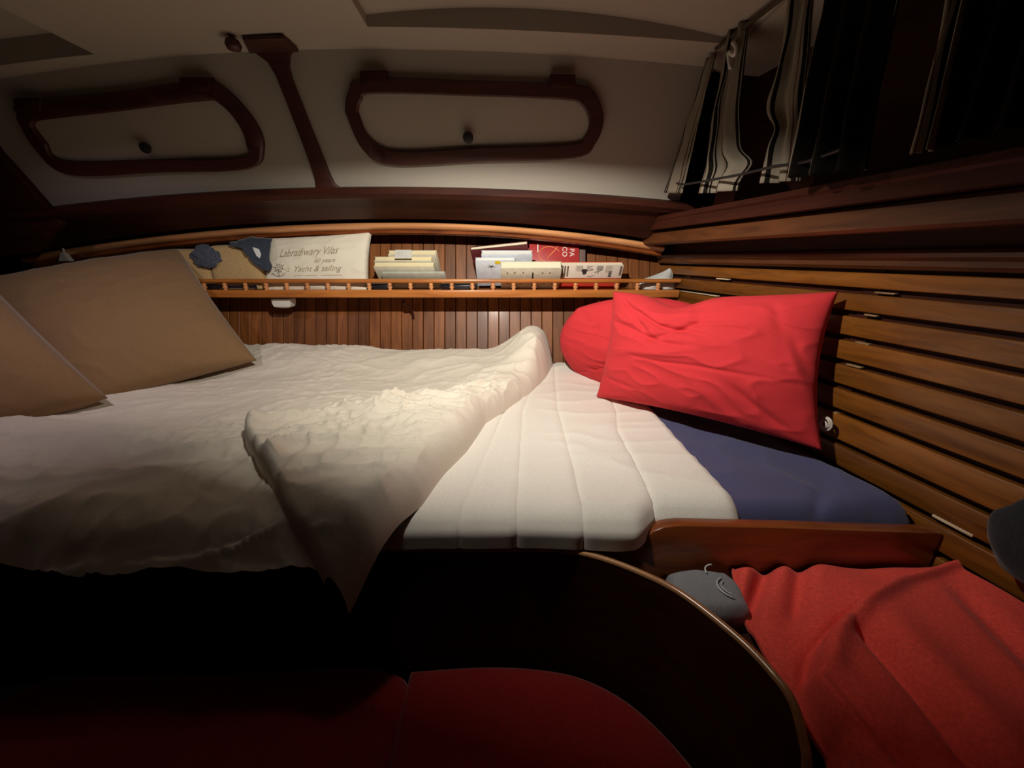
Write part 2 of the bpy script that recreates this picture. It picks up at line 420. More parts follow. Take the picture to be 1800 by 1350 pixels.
# slatted bulkhead
def bpt(y, z, off=0.0): return Vector((bulk_x(y), y, z)) + BNRM * off
b0, b1 = -0.35, 1.52
wr_ = S(prism('wall_right', [bpt(b0, -0.75, -0.016), bpt(b1, -0.75, -0.016), bpt(b1, 0.62, -0.016), bpt(b0, 0.62, -0.016)], BNRM * -0.02, M_DARK))
gaps = [-0.0215, -0.0595, -0.102, -0.148, -0.195, -0.2425, -0.2915, -0.351, -0.402, -0.4535, -0.505, -0.557, -0.61, -0.66]
GW = 0.0056
for i in range(len(gaps) - 1):
    zt, zb = gaps[i] - GW, gaps[i + 1] + GW
    y1 = 1.46 if i < 2 else 1.40
    box('slat', bpt(b0, zb, -0.012), BDIR * ((y1 - b0) / BDIR.y), BNRM * 0.013, Vector((0, 0, zt - zb)), M_SLAT, wr_, bevel=0.002)
for y in (0.15, 0.72, 1.28):
    box('batten', bpt(y, -0.7, -0.016), BDIR * 0.03, BNRM * 0.004, Vector((0, 0, 0.69)), M_DARK, wr_)
# pale strips painting highlights on the slat tops; the lowest a real cleat
M_DULL_GLINT = wood('dull_painted_glint', (0.20, 0.11, 0.05), (0.36, 0.22, 0.11), stretch=(1, 6, 1), rough=0.5, coat=0.1, vary=0.1)
def cleat_and_glint(y0, y1, z, h=0.004, off=0.0005, t=0.010, mat=None):
    box('cleat_and_glint', bpt(y0, z, off - t), BDIR * ((y1 - y0) / BDIR.y), BNRM * t, Vector((0, 0, h)), mat or M_CLEAT_GLINT, wr_, bevel=0.001)
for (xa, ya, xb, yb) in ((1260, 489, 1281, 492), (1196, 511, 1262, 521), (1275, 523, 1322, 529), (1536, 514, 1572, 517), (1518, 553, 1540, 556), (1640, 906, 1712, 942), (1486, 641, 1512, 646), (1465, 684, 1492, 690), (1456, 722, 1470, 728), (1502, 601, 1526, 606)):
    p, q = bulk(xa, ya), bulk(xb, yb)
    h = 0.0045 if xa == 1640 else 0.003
    cleat_and_glint(q.y, p.y, (p.z + q.z) / 2 - h / 2, h, off=0.003 if xa < 1300 or xa == 1640 else 0.0, mat=None if xa < 1300 or xa == 1640 else M_DULL_GLINT)
# mouldings along the top of the slats and the capping shelf under the curtain
def along(name, prof, mat, C0=0.771):
    rings = []
    for y in (b0, 0.4, 1.0, 1.45):
        rings.append([Vector((bulk_x(y), y, z)) + BNRM * o for o, z in prof])
    return S(sweep(name, rings, mat, auto=0.5))
along('trim_slat_moulding', [(-0.01, -0.020), (0.006, -0.020), (0.012, -0.014), (0.012, -0.006), (0.020, 0.000), (0.022, 0.006), (0.018, 0.011), (0.008, 0.014), (-0.01, 0.014)], M_CAP)
along('trim_slat_board', [(-0.015, 0.013), (0.006, 0.013), (0.006, 0.045), (-0.015, 0.045)], M_DARK)
along('trim_capping', [(-0.015, 0.040), (0.104, 0.037), (0.110, 0.042), (0.111, 0.055), (0.108, 0.070), (0.102, 0.076), (-0.015, 0.078)], M_CAP)
along('trim_curtain_sill', [(-0.015, 0.079), (0.128, 0.079), (0.130, 0.100), (0.134, 0.104), (0.134, 0.114), (-0.015, 0.116)], M_DARK)
# left end bulkhead, floor and base so that the cabin is closed
S(bbox('wall_left', -1.76, -1.74, -0.7, 1.55, -1.3, 0.60, M_DARK))
S(bbox('floor', -1.75, 0.95, -0.8, 0.6, -1.32, -1.30, M_DARK))
S(prism('trim_cabin_side_end', [pan_pt(-1.40, 0.02), pan_pt(-1.285, z_bot(-1.285) - 0.02), pan_pt(-1.31, 0.20), pan_pt(-1.335, 0.29), pan_pt(-1.36, 0.42), pan_pt(-1.75, 0.42), pan_pt(-1.75, 0.0)], PNRM * 0.022, M_DARK, bevel=0.004))
# mahogany post between the two windows, its head turned onto the ceiling
post = [(438, 84), (523, 84), (513, 97), (511, 118), (517, 140), (550, 225), (582, 305), (590, 322), (612, 339), (546, 339), (558, 328), (556, 312), (530, 240), (488, 133), (474, 110), (455, 96)]
po = S(prism('trim_post', [panel(*p) for p in post], PNRM * 0.012, M_FRAME, bevel=0.003))
fo = [(425, 62), (497, 60), (525, 85), (437, 87)]
prism('post_head', [atz(x, y, 0.452) for x, y in fo], Vector((0, 0, -0.008)), M_FRAME, po, bevel=0.002)

# windows with hinged covers
def stadium_on_panel(outer, per=6):
    return catmull([panel(*p) for p in outer] + [panel(*outer[0])], per)[:-1]
def window(name, outer, inner, knob, hinges):
    w = thing(name, None, None, panel(*knob)); S(w)
    a = stadium_on_panel(outer); b = stadium_on_panel(inner); n = len(a)
    d = 0.017
    rings = [[p for p in a], [p + PNRM * (d - .004) for p in a],
             [p.lerp(q, 0.12) + PNRM * d for p, q in zip(a, b)], [p.lerp(q, 0.88) + PNRM * d for p, q in zip(a, b)],
             [q + PNRM * (d - .004) for q in b], [q + PNRM * 0.004 for q in b]]
    v = []; f = []
    for r in rings: v += r
    for i in range(len(rings) - 1):
        for j in range(n):
            k = (j + 1) % n; f.append((i * n + j, i * n + k, (i + 1) * n + k, (i + 1) * n + j))
    mesh('window_frame', v, f, M_FRAME, w, auto=0.7)
    c = sum(b, Vector()) / n
    bb = [c + (q - c) * 1.03 for q in b]
    v = [q + PNRM * 0.006 for q in bb] + [c + PNRM * 0.006]
    cvp = mesh('cover_panel', v, [(i, (i + 1) % n, n) for i in range(n)], M_COVER, w)
    kp = panel(*knob)
    lathe('knob', kp + PNRM * 0.006, [(0.006, 0), (0.006, 0.008), (0.0125, 0.010), (0.0135, 0.014), (0.012, 0.018), (0.006, 0.0195), (0.0, 0.0195)], M_BLACK, cvp, n=20, axis=PNRM)
    for (hx0, hx1, hy0, hy1) in hinges:
        pts = [panel(hx0, hy0), panel(hx1, hy0), panel(hx1, hy1), panel(hx0, hy1)]
        prism('hinge', pts, PNRM * 0.022, M_DARK, w, bevel=0.003)
    return w
window('window_1', [(609, 195), (616, 158), (645, 136), (830, 141), (1000, 147), (1040, 158), (1059, 205), (1046, 250), (1008, 277), (840, 283), (690, 289), (640, 262)],
       [(632, 196), (638, 177), (662, 165), (830, 169), (985, 175), (1020, 185), (1034, 214), (1026, 239), (1000, 251), (840, 257), (700, 263), (652, 240)],
       (824, 240), [(637, 683, 124, 150), (966, 1010, 131, 155)])
window('window_2', [(37, 205), (44, 184), (80, 172), (210, 160), (350, 141), (400, 156), (452, 215), (466, 262), (440, 296), (290, 302), (130, 306), (70, 262)],
       [(66, 222), (70, 214), (95, 209), (210, 196), (360, 178), (392, 183), (424, 218), (438, 255), (428, 274), (290, 278), (120, 280), (88, 250)],
       (265, 258), [(38, 85, 172, 195), (325, 378, 136, 160)])
kb = lathe('ceiling_knob', atz(407, 62, 0.452) + Vector((0, 0, 0.003)), [(0.006, 0), (0.006, -0.008), (0.013, -0.012), (0.016, -0.020), (0.013, -0.028), (0.004, -0.031), (0.0, -0.031)], M_FRAME, None, n=20)
tag(kb, 'small turned brown wooden knob on the ceiling beside the post head', 'knob')

# the hooded lamp itself (just above the frame): back box under the ceiling and a hood that keeps the light off the ceiling
lt = thing('berth_lamp', 'small hooded berth lamp under the ceiling, just above the picture', 'lamp', LAMP)
LX = Vector((LAIM.y, -LAIM.x, 0)).normalized(); LF = Vector((LAIM.x, LAIM.y, 0)).normalized(); LZ = Vector((0, 0, 1))
box('lamp_body', LAMP - LX * 0.05 - LF * 0.024 - LZ * 0.012, LX * 0.10, LF * 0.020, LZ * 0.115, M_BLACK, lt, bevel=0.003)
rings = []
for k in range(33):
    az = math.radians(-105 + 210 * k / 32)
    dr = LF * math.cos(az) + LX * math.sin(az)
    lip = lerp(0.0122, 0.0330, sm(math.radians(18), math.radians(70), az))
    rings.append([LAMP + dr * 0.004 + LZ * 0.016, LAMP + dr * 0.070 - LZ * lip, LAMP + dr * 0.070 - LZ * (lip + 0.002), LAMP + dr * 0.004 + LZ * 0.013])
sweep('lamp_hood', rings, M_BLACK, lt, auto=0.4)

# ------------------------------------------------------------------ curtains
def curtain(name, label, bot, top, ztop, nfold, amp, C, stripes, bulges=(), u0=0.0, mat=None):
    """bot/top: pixel range at the bottom/top edge on the curtain plane"""
    pb0, pb1 = bulk(*bot[0], C=C), bulk(*bot[1], C=C)
    pt0, pt1 = bulk(*top[0], C=C), bulk(*top[1], C=C)
    def ext(pb, pt):
        t = (ztop - pb.z) / max(1e-4, pt.z - pb.z); return pb.lerp(pt, t)
    q0, q1 = ext(pb0, pt0), ext(pb1, pt1)
    def fn(u, v):
        a = pb0.lerp(q0, v); b = pb1.lerp(q1, v)
        e0 = sum(A * math.exp(-((v - c) / w) ** 2) for s, c, w, A in bulges if s == 0)
        e1 = sum(A * math.exp(-((v - c) / w) ** 2) for s, c, w, A in bulges if s == 1)
        uu = u * (1 + e1 + e0) - e0
        p = a.lerp(b, uu)
        ph = u * nfold * 2 * math.pi + 0.9 * n3(u * 2, v * 2.2, nfold)
        off = amp * (0.55 + 0.45 * (1 - v)) * math.sin(ph) + 0.004 * n3(u * 6, v * 5, 3.1)
        p = p + BNRM * (off + amp)
        p = p + BDIR * (0.004 * n3(v * 4, u * 3, 8.2))
        return p
    me_u = stripes
    v = []; f = []; uv = []; nu, nv = 64, 40
    for j in range(nv + 1):
        for i in range(nu + 1):
            v.append(fn(i / nu, j / nv)); uv.append((u0 + i / nu * me_u, j / nv))
    for j in range(nv):
        for i in range(nu):
            a = j * (nu + 1) + i; f.append((a, a + 1, a + nu + 2, a + nu + 1))
    o = mesh(name, v, f, mat or M_CURT, None, uvs=uv)
    md = o.modifiers.new('thickness', 'SOLIDIFY'); md.thickness = 0.0012
    tag(o, label, 'curtain', 'striped curtain lengths over the bulkhead')
    return o
curtain('curtain', 'narrow striped curtain edge hanging against the cabin side panel', ((1172, 339), (1209, 340)), ((1252, 95), (1266, 95)), 0.418, 1.3, 0.008, 0.62, 0.75, u0=0.02)
curtain('curtain', 'striped curtain length gathered beside the metal hook, left of the wide dark gap', ((1236, 341), (1298, 335)), ((1285, 80), (1318, 62)), 0.436, 1.8, 0.010, 0.62, 0.95, [(1, 0.16, 0.07, 0.35), (1, 0.55, 0.2, -0.12)], u0=0.25)
curtain('curtain', 'pale striped curtain length with a pinched edge right of the wide dark gap', ((1345, 323), (1408, 318)), ((1392, 30), (1436, 12)), 0.440, 1.7, 0.010, 0.62, 0.95, [(0, 0.42, 0.10, 0.25), (0, 0.28, 0.06, -0.20)], u0=0.6)
curtain('curtain', 'broad dim striped curtain length with a pale leading edge', ((1404, 314), (1532, 298)), ((1462, 10), (1590, 15)), 0.440, 3.0, 0.014, 0.60, 1.0, u0=0.98, mat=M_CURT_SHADED)
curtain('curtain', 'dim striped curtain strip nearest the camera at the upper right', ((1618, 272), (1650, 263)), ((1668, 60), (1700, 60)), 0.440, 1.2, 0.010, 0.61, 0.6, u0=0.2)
curtain('curtain', 'shaded striped curtain length filling the upper right corner', ((1650, 262), (1830, 220)), ((1700, 60), (1900, 40)), 0.440, 3.0, 0.012, 0.66, 0.85, u0=0.07, mat=M_CURT_SHADED)
rod = tube('curtain_rod', [Vector((bulk_x(y, 0.61), y, 0.425)) for y in (-0.2, 0.3, 0.8, 1.02)], 0.004, M_SCREW)
tag(rod, 'thin metal rod carrying the striped curtain lengths', 'curtain rod')
hk = tube('curtain_hook', catmull([bulk(1288, 75, .60), bulk(1294, 84, .60), bulk(1290, 97, .60), bulk(1281, 92, .60), bulk(1281, 104, .60), bulk(1284, 120, .60)], 6), 0.0035, M_PLASTIC)
tag(hk, 'small pale hook at the top of the second curtain length', 'hook')
cd = tube('black_cord', catmull([bulk(1190, 322, .585), bulk(1204, 324, .585), bulk(1268, 313, .585), bulk(1305, 306, .585), bulk(1360, 293, .58), bulk(1410, 286, .58), bulk(1480, 262, .58)], 6), 0.0025, M_BLACK)
tag(cd, 'black cord strung across the lower part of the striped curtains', 'cord')

# ------------------------------------------------------------------ shelf with fiddle rail
SH_Y0, SH_Y1, SH_T, SH_B = 1.303, 1.428, -0.102, -0.1255
sh = thing('shelf', 'varnished wooden shelf with a turned spindle fiddle rail along the planked wall', 'shelf', (-0.5, 1.36, SH_B))
bbox('shelf_board', -1.70, 0.545, SH_Y0 + 0.018, SH_Y1 - 0.005, SH_B + 0.006, SH_T, M_SHELF, sh)
bbox('shelf_edge', -1.70, 0.545, SH_Y0, SH_Y0 + 0.018, SH_B, SH_T + 0.001, M_SHELF, sh, bevel=0.003)
rt = aty(900, 490, SH_Y0 + 0.009).z
rb = aty(900, 497, SH_Y0 + 0.009).z
fr_ = bbox('fiddle_rail', -1.70, 0.547, SH_Y0 + 0.001, SH_Y0 + 0.017, rb, rt, M_SHELF, sh, bevel=0.004)
hh = rb - SH_T
prof = [(0.0045, 0), (0.0052, 0.06), (0.0035, 0.12), (0.0035, 0.2), (0.0056, 0.32), (0.0062, 0.42), (0.0040, 0.52), (0.0034, 0.58), (0.0052, 0.68), (0.0056, 0.76), (0.0034, 0.86), (0.0048, 0.95), (0.0048, 1.0)]
sp0 = None
k = -9
for i in range(34):
    px = 362 - 35.9 * 9 + i * 36.0
    if px > 1190: break
    xx = (px - 900) / FOC * 1.285
    if sp0 is None:
        sp0 = lathe('spindle', (xx, SH_Y0 + 0.009, SH_T), [(r * 1.4, h * hh) for r, h in prof], M_RAIL, fr_, n=10)
        s0x = xx
    else: instance('spindle', sp0, Vector((xx - s0x, 0, 0)), fr_)
for px in (716, 1056, 1180):
    c = aty(px, 528, 1.37)
    br = tube('bracket', catmull([c + Vector((-.012, -.02, .002)), c + Vector((-.004, -.018, -.012)), c + Vector((.006, 0.0, -.022)), c + Vector((.010, .018, -.045)), c + Vector((.010, .022, -.062))], 5), 0.0045, M_BRASS if px > 1000 else M_DARK, sh, n=8)
# small housing below the shelf
ub = thing('shelf_light', 'small off-white plastic housing under the shelf below the lettered pillow', 'light housing', aty(498, 524, 1.345))
p = aty(498, 524, 1.345)
sweep('housing', [[p + Vector((sx * w, sy * d, dz)) for sx, sy in ((-1, -1), (1, -1), (1, 1), (-1, 1))] for w, d, dz in ((.031, .018, -.002), (.030, .018, -.018), (.027, .016, -.027), (.020, .012, -.030))], M_PLASTIC, ub, auto=0.5)
sweep('lens', [[p + Vector((sx * w, sy * d, dz)) for sx, sy in ((-1, -1), (1, -1), (1, 1), (-1, 1))] for w, d, dz in ((.016, .010, -.0295), (.014, .009, -.032))], M_WHT, ub, auto=0.5)

# ------------------------------------------------------------------ berth: base, boards
LB_Y = 0.515
PTS = [(-1.72, -0.75), (-1.72, -0.437), (0.165, -0.437), (0.190, -0.434), (0.206, -0.425), (0.222, -0.410), (0.238, -0.402), (0.262, -0.399), (0.45, -0.404), (0.678, -0.413), (0.678, -0.75)]
bth = thing('berth', 'varnished mahogany berth front with a scooped step beside the white pad', 'berth', (-0.5, 0.9, -0.75))
prism('leeboard', [(x, LB_Y, z) for x, z in PTS], (0, 0.022, 0), M_BOARD, bth, bevel=0.003)
bbox('berth_base', -1.72, 0.53, 0.54, 1.33, -0.75, -0.475, M_DARK, bth)

# navy covered mattress at the head end
def navy(u, v):
    y = lerp(0.540, 1.30, v)
    x0 = 0.20; x1 = bulk_x(y) - 0.012
    s, t = u * 2 - 1, v * 2 - 1
    x = lerp(x0, x1, u)
    e = min(1 - abs(s), 1.0) * (x1 - x0) / 2; e2 = (1 - abs(t)) * 0.38
    rnd = lambda d, r: math.sqrt(max(0, 1 - (1 - min(d / r, 1)) ** 2))
    h = 0.060 * min(rnd(e, 0.03), rnd(e2, 0.03))
    z = -0.452 + h
    z += 0.012 * math.exp(-((x - 0.64) / 0.05) ** 2 - ((y - 0.60) / 0.06) ** 2) * (h / 0.06)
    z -= 0.010 * math.exp(-(((x - 0.50) - 0.9 * (y - 0.55)) / 0.012) ** 2) * sm(0.66, 0.55, y) * (h / 0.06)
    z += 0.003 * n3(x * 14, y * 12, 4.0) * (h / 0.06)
    z += 0.006 * (1 - abs(n3(x * 8 + 3 * y, y * 9, 9.0))) ** 6 * (h / .06)
    z -= 0.030 * sm(0.585, 0.548, y) * max(0.0, n3(x * 13, 1.3) + 0.05) * (h / .06)
    return Vector((x, y, z))
nv_ = grid('navy_mattress', navy, 90, 110, M_NAVY)
tag(nv_, 'navy blue cotton covered mattress end beside the slatted bulkhead', 'mattress')

# white quilted pad
SEAMS = [[(0.42, -0.095), (0.62, -0.065), (0.95, -0.02), (1.36, 0.03)], [(0.42, 0.003), (0.62, 0.012), (0.95, 0.028), (1.36, 0.10)],
         [(0.42, 0.108), (0.55, 0.112), (0.70, 0.117), (0.95, 0.118), (1.36, 0.15)], [(0.42, 0.223), (0.52, 0.226), (0.58, 0.232), (0.68, 0.236), (0.82, 0.240), (0.95, 0.27), (1.36, 0.30)],
         [(0.42, -0.30), (1.36, -0.28)]]
def pad(u, v):
    # v: 0 bottom of the front drop -> front edge -> top -> back
    x = lerp(-1.60, 0.372, u ** 0.60)
    yf = lerp(0.511, 0.545, sm(0.185, 0.235, x)) - 0.006 * n3(x * 9, 2.2)
    zt = -0.386; drop = lerp(0.046, 0.040, sm(0.16, 0.24, x)); R = 0.042
    tot = drop + 0.84
    s = v ** 1.5 * tot
    if s < drop - R * 0.6: y = yf; z = zt - drop + s
    elif s < drop + R * 0.6:
        a = (s - drop + R * 0.6) / (1.2 * R) * math.pi / 2
        y = yf + R * 0.9 * (1 - math.cos(a)); z = zt - R * .6 + R * 0.6 * math.sin(a)
    else: y = yf + R * .9 + (s - drop - R * 0.6); z = zt
    y = min(y, 1.345)
    bul = 1.0
    for sline in SEAMS:
        d = abs(x - interp(sline, y))
        bul = min(bul, 1 - math.exp(-(d / 0.0052) ** 1.2))
    nrm = Vector((0, -1, 0.2)) if s < drop - R * .3 else Vector((0, -0.1, 1))
    amt = 0.0042 * bul + 0.0030 * n3(x * 7, y * 6, 1.5) + 0.0035 * ((1 - abs(n3(x * 7 + y * 2, y * 13, 6.1))) ** 5) * sm(0.02, 0.15, x)
    p = Vector((x, y, z)) + nrm * amt
    # right edge turned down
    e = 0.372 - x
    if e < 0.022: p.z -= 0.034 * (1 - math.sqrt(max(0, 1 - (1 - e / 0.022) ** 2)))
    p.z += 0.022 * sm(1.15, 1.34, y)
    return p
pd = grid('quilted_pad', pad, 430, 170, M_PAD)
md = pd.modifiers.new('thickness', 'SOLIDIFY'); md.thickness = 0.006; md.offset = -1
tag(pd, 'white quilted mattress pad with curved stitched seams', 'mattress pad')

# ------------------------------------------------------------------ duvet
DR = [(0.36, -0.240), (0.46, -0.190), (0.497, -0.170), (0.54, -0.147), (0.63, -0.125), (0.715, -0.096), (0.86, -0.068), (1.066, 0.045), (1.20, 0.108), (1.29, 0.138), (1.40, 0.15)]
def duvet_h(x, y, ex):
    """top height above the pad at a plan point"""
    h = 0.046
    h += 0.045 * sm(1.05, 1.33, y) * sm(0.10, -0.15, x)
    h += 0.105 * math.exp(-((x - 0.075) / 0.085) ** 2) * sm(1.08, 1.26, y)
    h += 0.018 * math.exp(-(x / 0.09) ** 2) * sm(0.75, 1.1, y)
    h += 0.012 * n3(x * 3.1, y * 3.7, 0.4) + 0.007 * n3(x * 7.5, y * 8.5, 2.4)
    h += 0.012 * sm(-0.3, -0.9, x)
    h += 0.016 * math.exp(-((y - 0.70 + 0.10 * (x + 0.8)) / 0.05) ** 2) * sm(-0.45, -0.6, x)
    h -= 0.008 * math.exp(-((y - 0.62 - 0.13 * (x + 0.5)) / 0.012) ** 2) * sm(-0.40, -0.5, x) * sm(-0.95, -0.8, x)
    return h
def wrinkle(x, y, k=1.0):
    wx, wy = x + 0.05 * n3(x * 4, y * 4, 11.0), y + 0.05 * n3(x * 4, y * 4, 15.0)
    a = (1 - abs(n3(wx * 6 + wy * 5, wy * 19 - wx * 6, 5.5))) ** 6
    b = (1 - abs(n3(wx * 17 - wy * 6, wy * 13 + wx * 5, 1.7))) ** 6
    c = (1 - abs(n3(wx * 24 + wy * 18, wy * 40 - wx * 20, 3.7))) ** 5
    m = sm(-0.15, 0.35, n3(x * 2.3, y * 2.9, 7.7) + 0.1)
    m2 = sm(-0.1, 0.3, n3(x * 3.3, y * 3.1, 17.7) + 0.05)
    return k * ((0.0105 * a + 0.0060 * b) * (0.35 + 0.65 * m) + 0.0042 * c * (0.25 + 0.75 * m2))
def drape(x, s, h):
    """s: plan distance; short of the front edge the cloth falls over the board"""
    yf = 0.505
    if s >= yf: return Vector((x, s, -0.386 + h))
    d = yf - s; R = 0.05
    a = min(d / R, 1.30)
    y = yf - R * math.sin(a) - max(0, d - 1.30 * R) * 0.30
    z = -0.386 + h - R * (1 - math.cos(a)) - max(0, d - 1.30 * R) * 0.95
    return Vector((x, y, z))
def edge_round(e, r):
    t = min(1.0, max(0.0, e / r)); return math.sqrt(max(0.0, 1 - (1 - t) ** 2))
def duvet_low(u, v):
    s = lerp(0.395 + 0.02 * n3(u * 9, 4.4), 1.338, v)
    xr = interp(DR, max(s, 0.36)) + 0.006 * n3(s * 9, 3.3) - 0.012 * sm(0.95, 0.80, s)
    x = lerp(xr, -1.62, u ** 1.25)
    e = min(xr - x, 1.0); eb = (1.338 - s)
    h = duvet_h(x, s, e)
    rr = min(edge_round(e, 0.040), edge_round(eb, 0.03))
    hh = h * rr + wrinkle(x, s) * rr - 0.002
    return drape(x, s, hh)
dv = thing('duvet', 'crumpled cream duvet pulled back across the berth', 'duvet', (-0.5, 0.9, -0.38))
d0 = grid('duvet_body', duvet_low, 330, 190, M_DUVET, dv)
FL_L = catmull([(-0.40, 0.90, 0), (-0.465, 0.80, 0), (-0.507, 0.715, 0), (-0.500, 0.668, 0), (-0.440, 0.598, 0), (-0.365, 0.520, 0), (-0.300, 0.440, 0), (-0.262, 0.372, 0)], 8)
def flap(u, v):
    # the turned-over corner; v=0 at the back where it runs out into the body, v=1 tip; u=0 free edge, u=1 folded edge
    i = v * (len(FL_L) - 1); k = min(int(i), len(FL_L) - 2); t = i - k
    a = FL_L[k].lerp(FL_L[k + 1], t)
    yb = lerp(1.02, 0.362, v)
    b = Vector((interp(DR, yb) + 0.004 + 0.005 * n3(yb * 9, 3.3), yb, 0))
    p = a.lerp(b, u)
    x, s = p.x, p.y
    base = duvet_h(x, s, 1.0)
    w = (b - a).length
    e = u * w; er = (1 - u) * w
    r1 = edge_round(e, 0.018); r2 = edge_round(er, 0.045)
    run = sm(0.02, 0.30, v)
    fl = lerp(sm(0.0, 0.5, u) * r2, r1 * max(r2, 0.05), run)
    thick = 0.030 * lerp(0.25, 1.0, run)
    hh = (base * (0.15 + 0.85 * r2) + (thick + wrinkle(x * 1.15 + 0.3, s * 1.15, 2.1)) * fl)
    hh += 0.014 * math.exp(-(e / 0.03) ** 2) * sm(0.20, 0.38, v) * sm(0.8, 0.5, v) * r1
    hh -= 0.006 * (1 - run) * (1 - sm(0.0, 0.5, u))
    return drape(x, s, hh)
grid('folded_corner', flap, 170, 150, M_DUVET, dv)

# ------------------------------------------------------------------ pillows and cushions
def pillow(name, A, B, C, D, thick, mat, parent=None, n=64, pinch=0.06, wr=0.004, seed=0.0, power=0.45, extra=None, corner=0.0, topsag=0.0):
    A, B, C, D = map(Vector, (A, B, C, D))
    N = (B - A).cross(D - A).normalized()
    ctr = (A + B + C + D) / 4
    if N.dot(-ctr) < 0: N = -N            # face the viewer
    def P(s, t):
        s2 = s * (1 - pinch * (1 - t * t)); t2 = t * (1 - pinch * (1 - s * s))
        if corner:                       # rounded corners
            m = max(abs(s2), abs(t2), 1e-6); r = math.hypot(s2, t2); k = lerp(1.0, m / max(r, 1e-6), corner); s2 *= k; t2 *= k
        u, v = (s2 + 1) / 2, (t2 + 1) / 2
        if topsag: v += topsag * math.exp(-((u - 0.38) / 0.13) ** 2) * max(0.0, 1 - v) ** 2
        return A.lerp(B, u).lerp(D.lerp(C, u), v)
    def H(s, t):
        f = max(0.0, (1 - s * s)) * max(0.0, (1 - t * t))
        return thick * 0.5 * f ** power
    def front(s, t):
        h = H(s, t); w = min(1.0, h / (thick * 0.25))
        z = h + wr * w * (n3(s * 2.2, t * 2.0, seed) * 1.5 + 1.2 * (1 - abs(n3(s * 2.5 + t, t * 3.5 - s, seed + 4))) ** 5)
        if extra: z += extra(s, t) * w
        return P(s, t) + N * z
    def back(s, t): return P(s, t) - N * H(s, t) * 0.8
    v = []; f = []
    m = n + 1
    g = lambda i: math.sin((i / n - 0.5) * math.pi) if False else (2 * i / n - 1)
    for fn in (front, back):
        for j in range(m):
            for i in range(m): v.append(fn(g(i), g(j)))
    for q in range(2):
        o = q * m * m
        for j in range(n):
            for i in range(n):
                a = o + j * m + i; f.append((a, a + 1, a + m + 1, a + m))
    ob = mesh(name, v, f, mat, parent, weld=True)
    return ob, front, N

def creases(s, t):
    z = 0.0
    # gathered folds running from the upper middle outwards, as in the red pillow
    for (cx, cy, ang, L, w, a) in ((-0.30, -0.55, 0.45, 0.55, 0.045, -0.010), (-0.45, -0.30, 0.30, 0.5, 0.05, -0.007), (-0.15, -0.40, -0.55, 0.35, 0.05, -0.009), (-0.35, 0.0, -0.25, 0.5, 0.06, 0.006),
                                   (0.15, 0.15, 0.08, 0.7, 0.03, -0.004), (0.80, -0.35, 1.2, 0.5, 0.05, -0.008), (0.86, -0.1, 1.3, 0.5, 0.04, 0.006), (0.62, 0.62, 0.9, 0.35, 0.05, -0.007), (0.25, 0.6, 1.0, 0.4, 0.07, 0.007), (-0.75, 0.62, 0.35, 0.35, 0.05, -0.006),
                                   (-0.62, -0.62, 0.9, 0.4, 0.04, -0.007), (0.05, -0.75, 1.4, 0.3, 0.07, -0.010)):
        dx, dy = s - cx, t - cy
        p = dx * math.cos(ang) + dy * math.sin(ang); q = -dx * math.sin(ang) + dy * math.cos(ang)
        z += a * math.exp(-(p / L) ** 4 - (q / w) ** 2)
    return z
rp2, _, _ = pillow('red_pillow', atd(988, 524, 1.19), atd(1290, 524, 1.02), (0.56, 1.03, -0.385), (0.163, 1.285, -0.39), 0.16, M_RED, pinch=-0.02, seed=5.0, wr=0.004, power=0.62, corner=0.75)
tag(rp2, 'plain red pillow half hidden behind the front red pillow', 'pillow', 'red pillows')
def top_sag(s, t): return creases(s, t)
rp1, rpf, rpn = pillow('red_pillow', atd(1078, 512, 1.06), atd(1474, 512, 0.735), atz(1446, 792, -0.352), atz(1048, 697, -0.372), 0.175, M_RED, n=120, pinch=0.075, seed=2.0, wr=0.004, power=0.50, extra=top_sag, topsag=0.10)
tag(rp1, 'creased red pillow standing upright in front against the slats', 'pillow', 'red pillows')

cu1, _, _ = pillow('brown_cushion', atd(-60, 500, 1.03), atd(316, 438, 1.27), atd(452, 634, 1.17), atd(150, 716, 0.96), 0.16, M_OLIVE, n=70, pinch=0.035, seed=3.0, wr=0.003, power=0.42)
tag(cu1, 'large olive brown cushion leaning beside the shelf', 'cushion', 'olive brown cushions')
cu2, _, _ = pillow('brown_cushion', atd(-330, 560, 0.82), atd(-25, 492, 0.94), atd(190, 700, 0.92), atd(-130, 800, 0.74), 0.15, M_OLIVE, n=60, pinch=0.02, seed=8.0, wr=0.003, power=0.40)
tag(cu2, 'olive brown cushion cut off by the left edge of the photo', 'cushion', 'olive brown cushions')

# white cord loop at the pillow's lower corner
c0 = bulk(1452, 745, 0.745)
cl = thing('white_cord', 'coiled white cord by the lower right corner of the front red pillow', 'cord', c0)
for i, (r, dz) in enumerate(((0.013, 0), (0.010, 0.002), (0.007, -0.001))):
    path = [c0 + BNRM * (0.003 * i) + BDIR * (r * math.cos(a)) * 0.9 + Vector((0, 0, r * math.sin(a) + dz)) for a in [2 * math.pi * k / 20 for k in range(20)]]
    tube('cord_loop', path, 0.0022, M_CORD, cl, n=8, closed=True)

# ------------------------------------------------------------------ things on the shelf
WY = 1.405
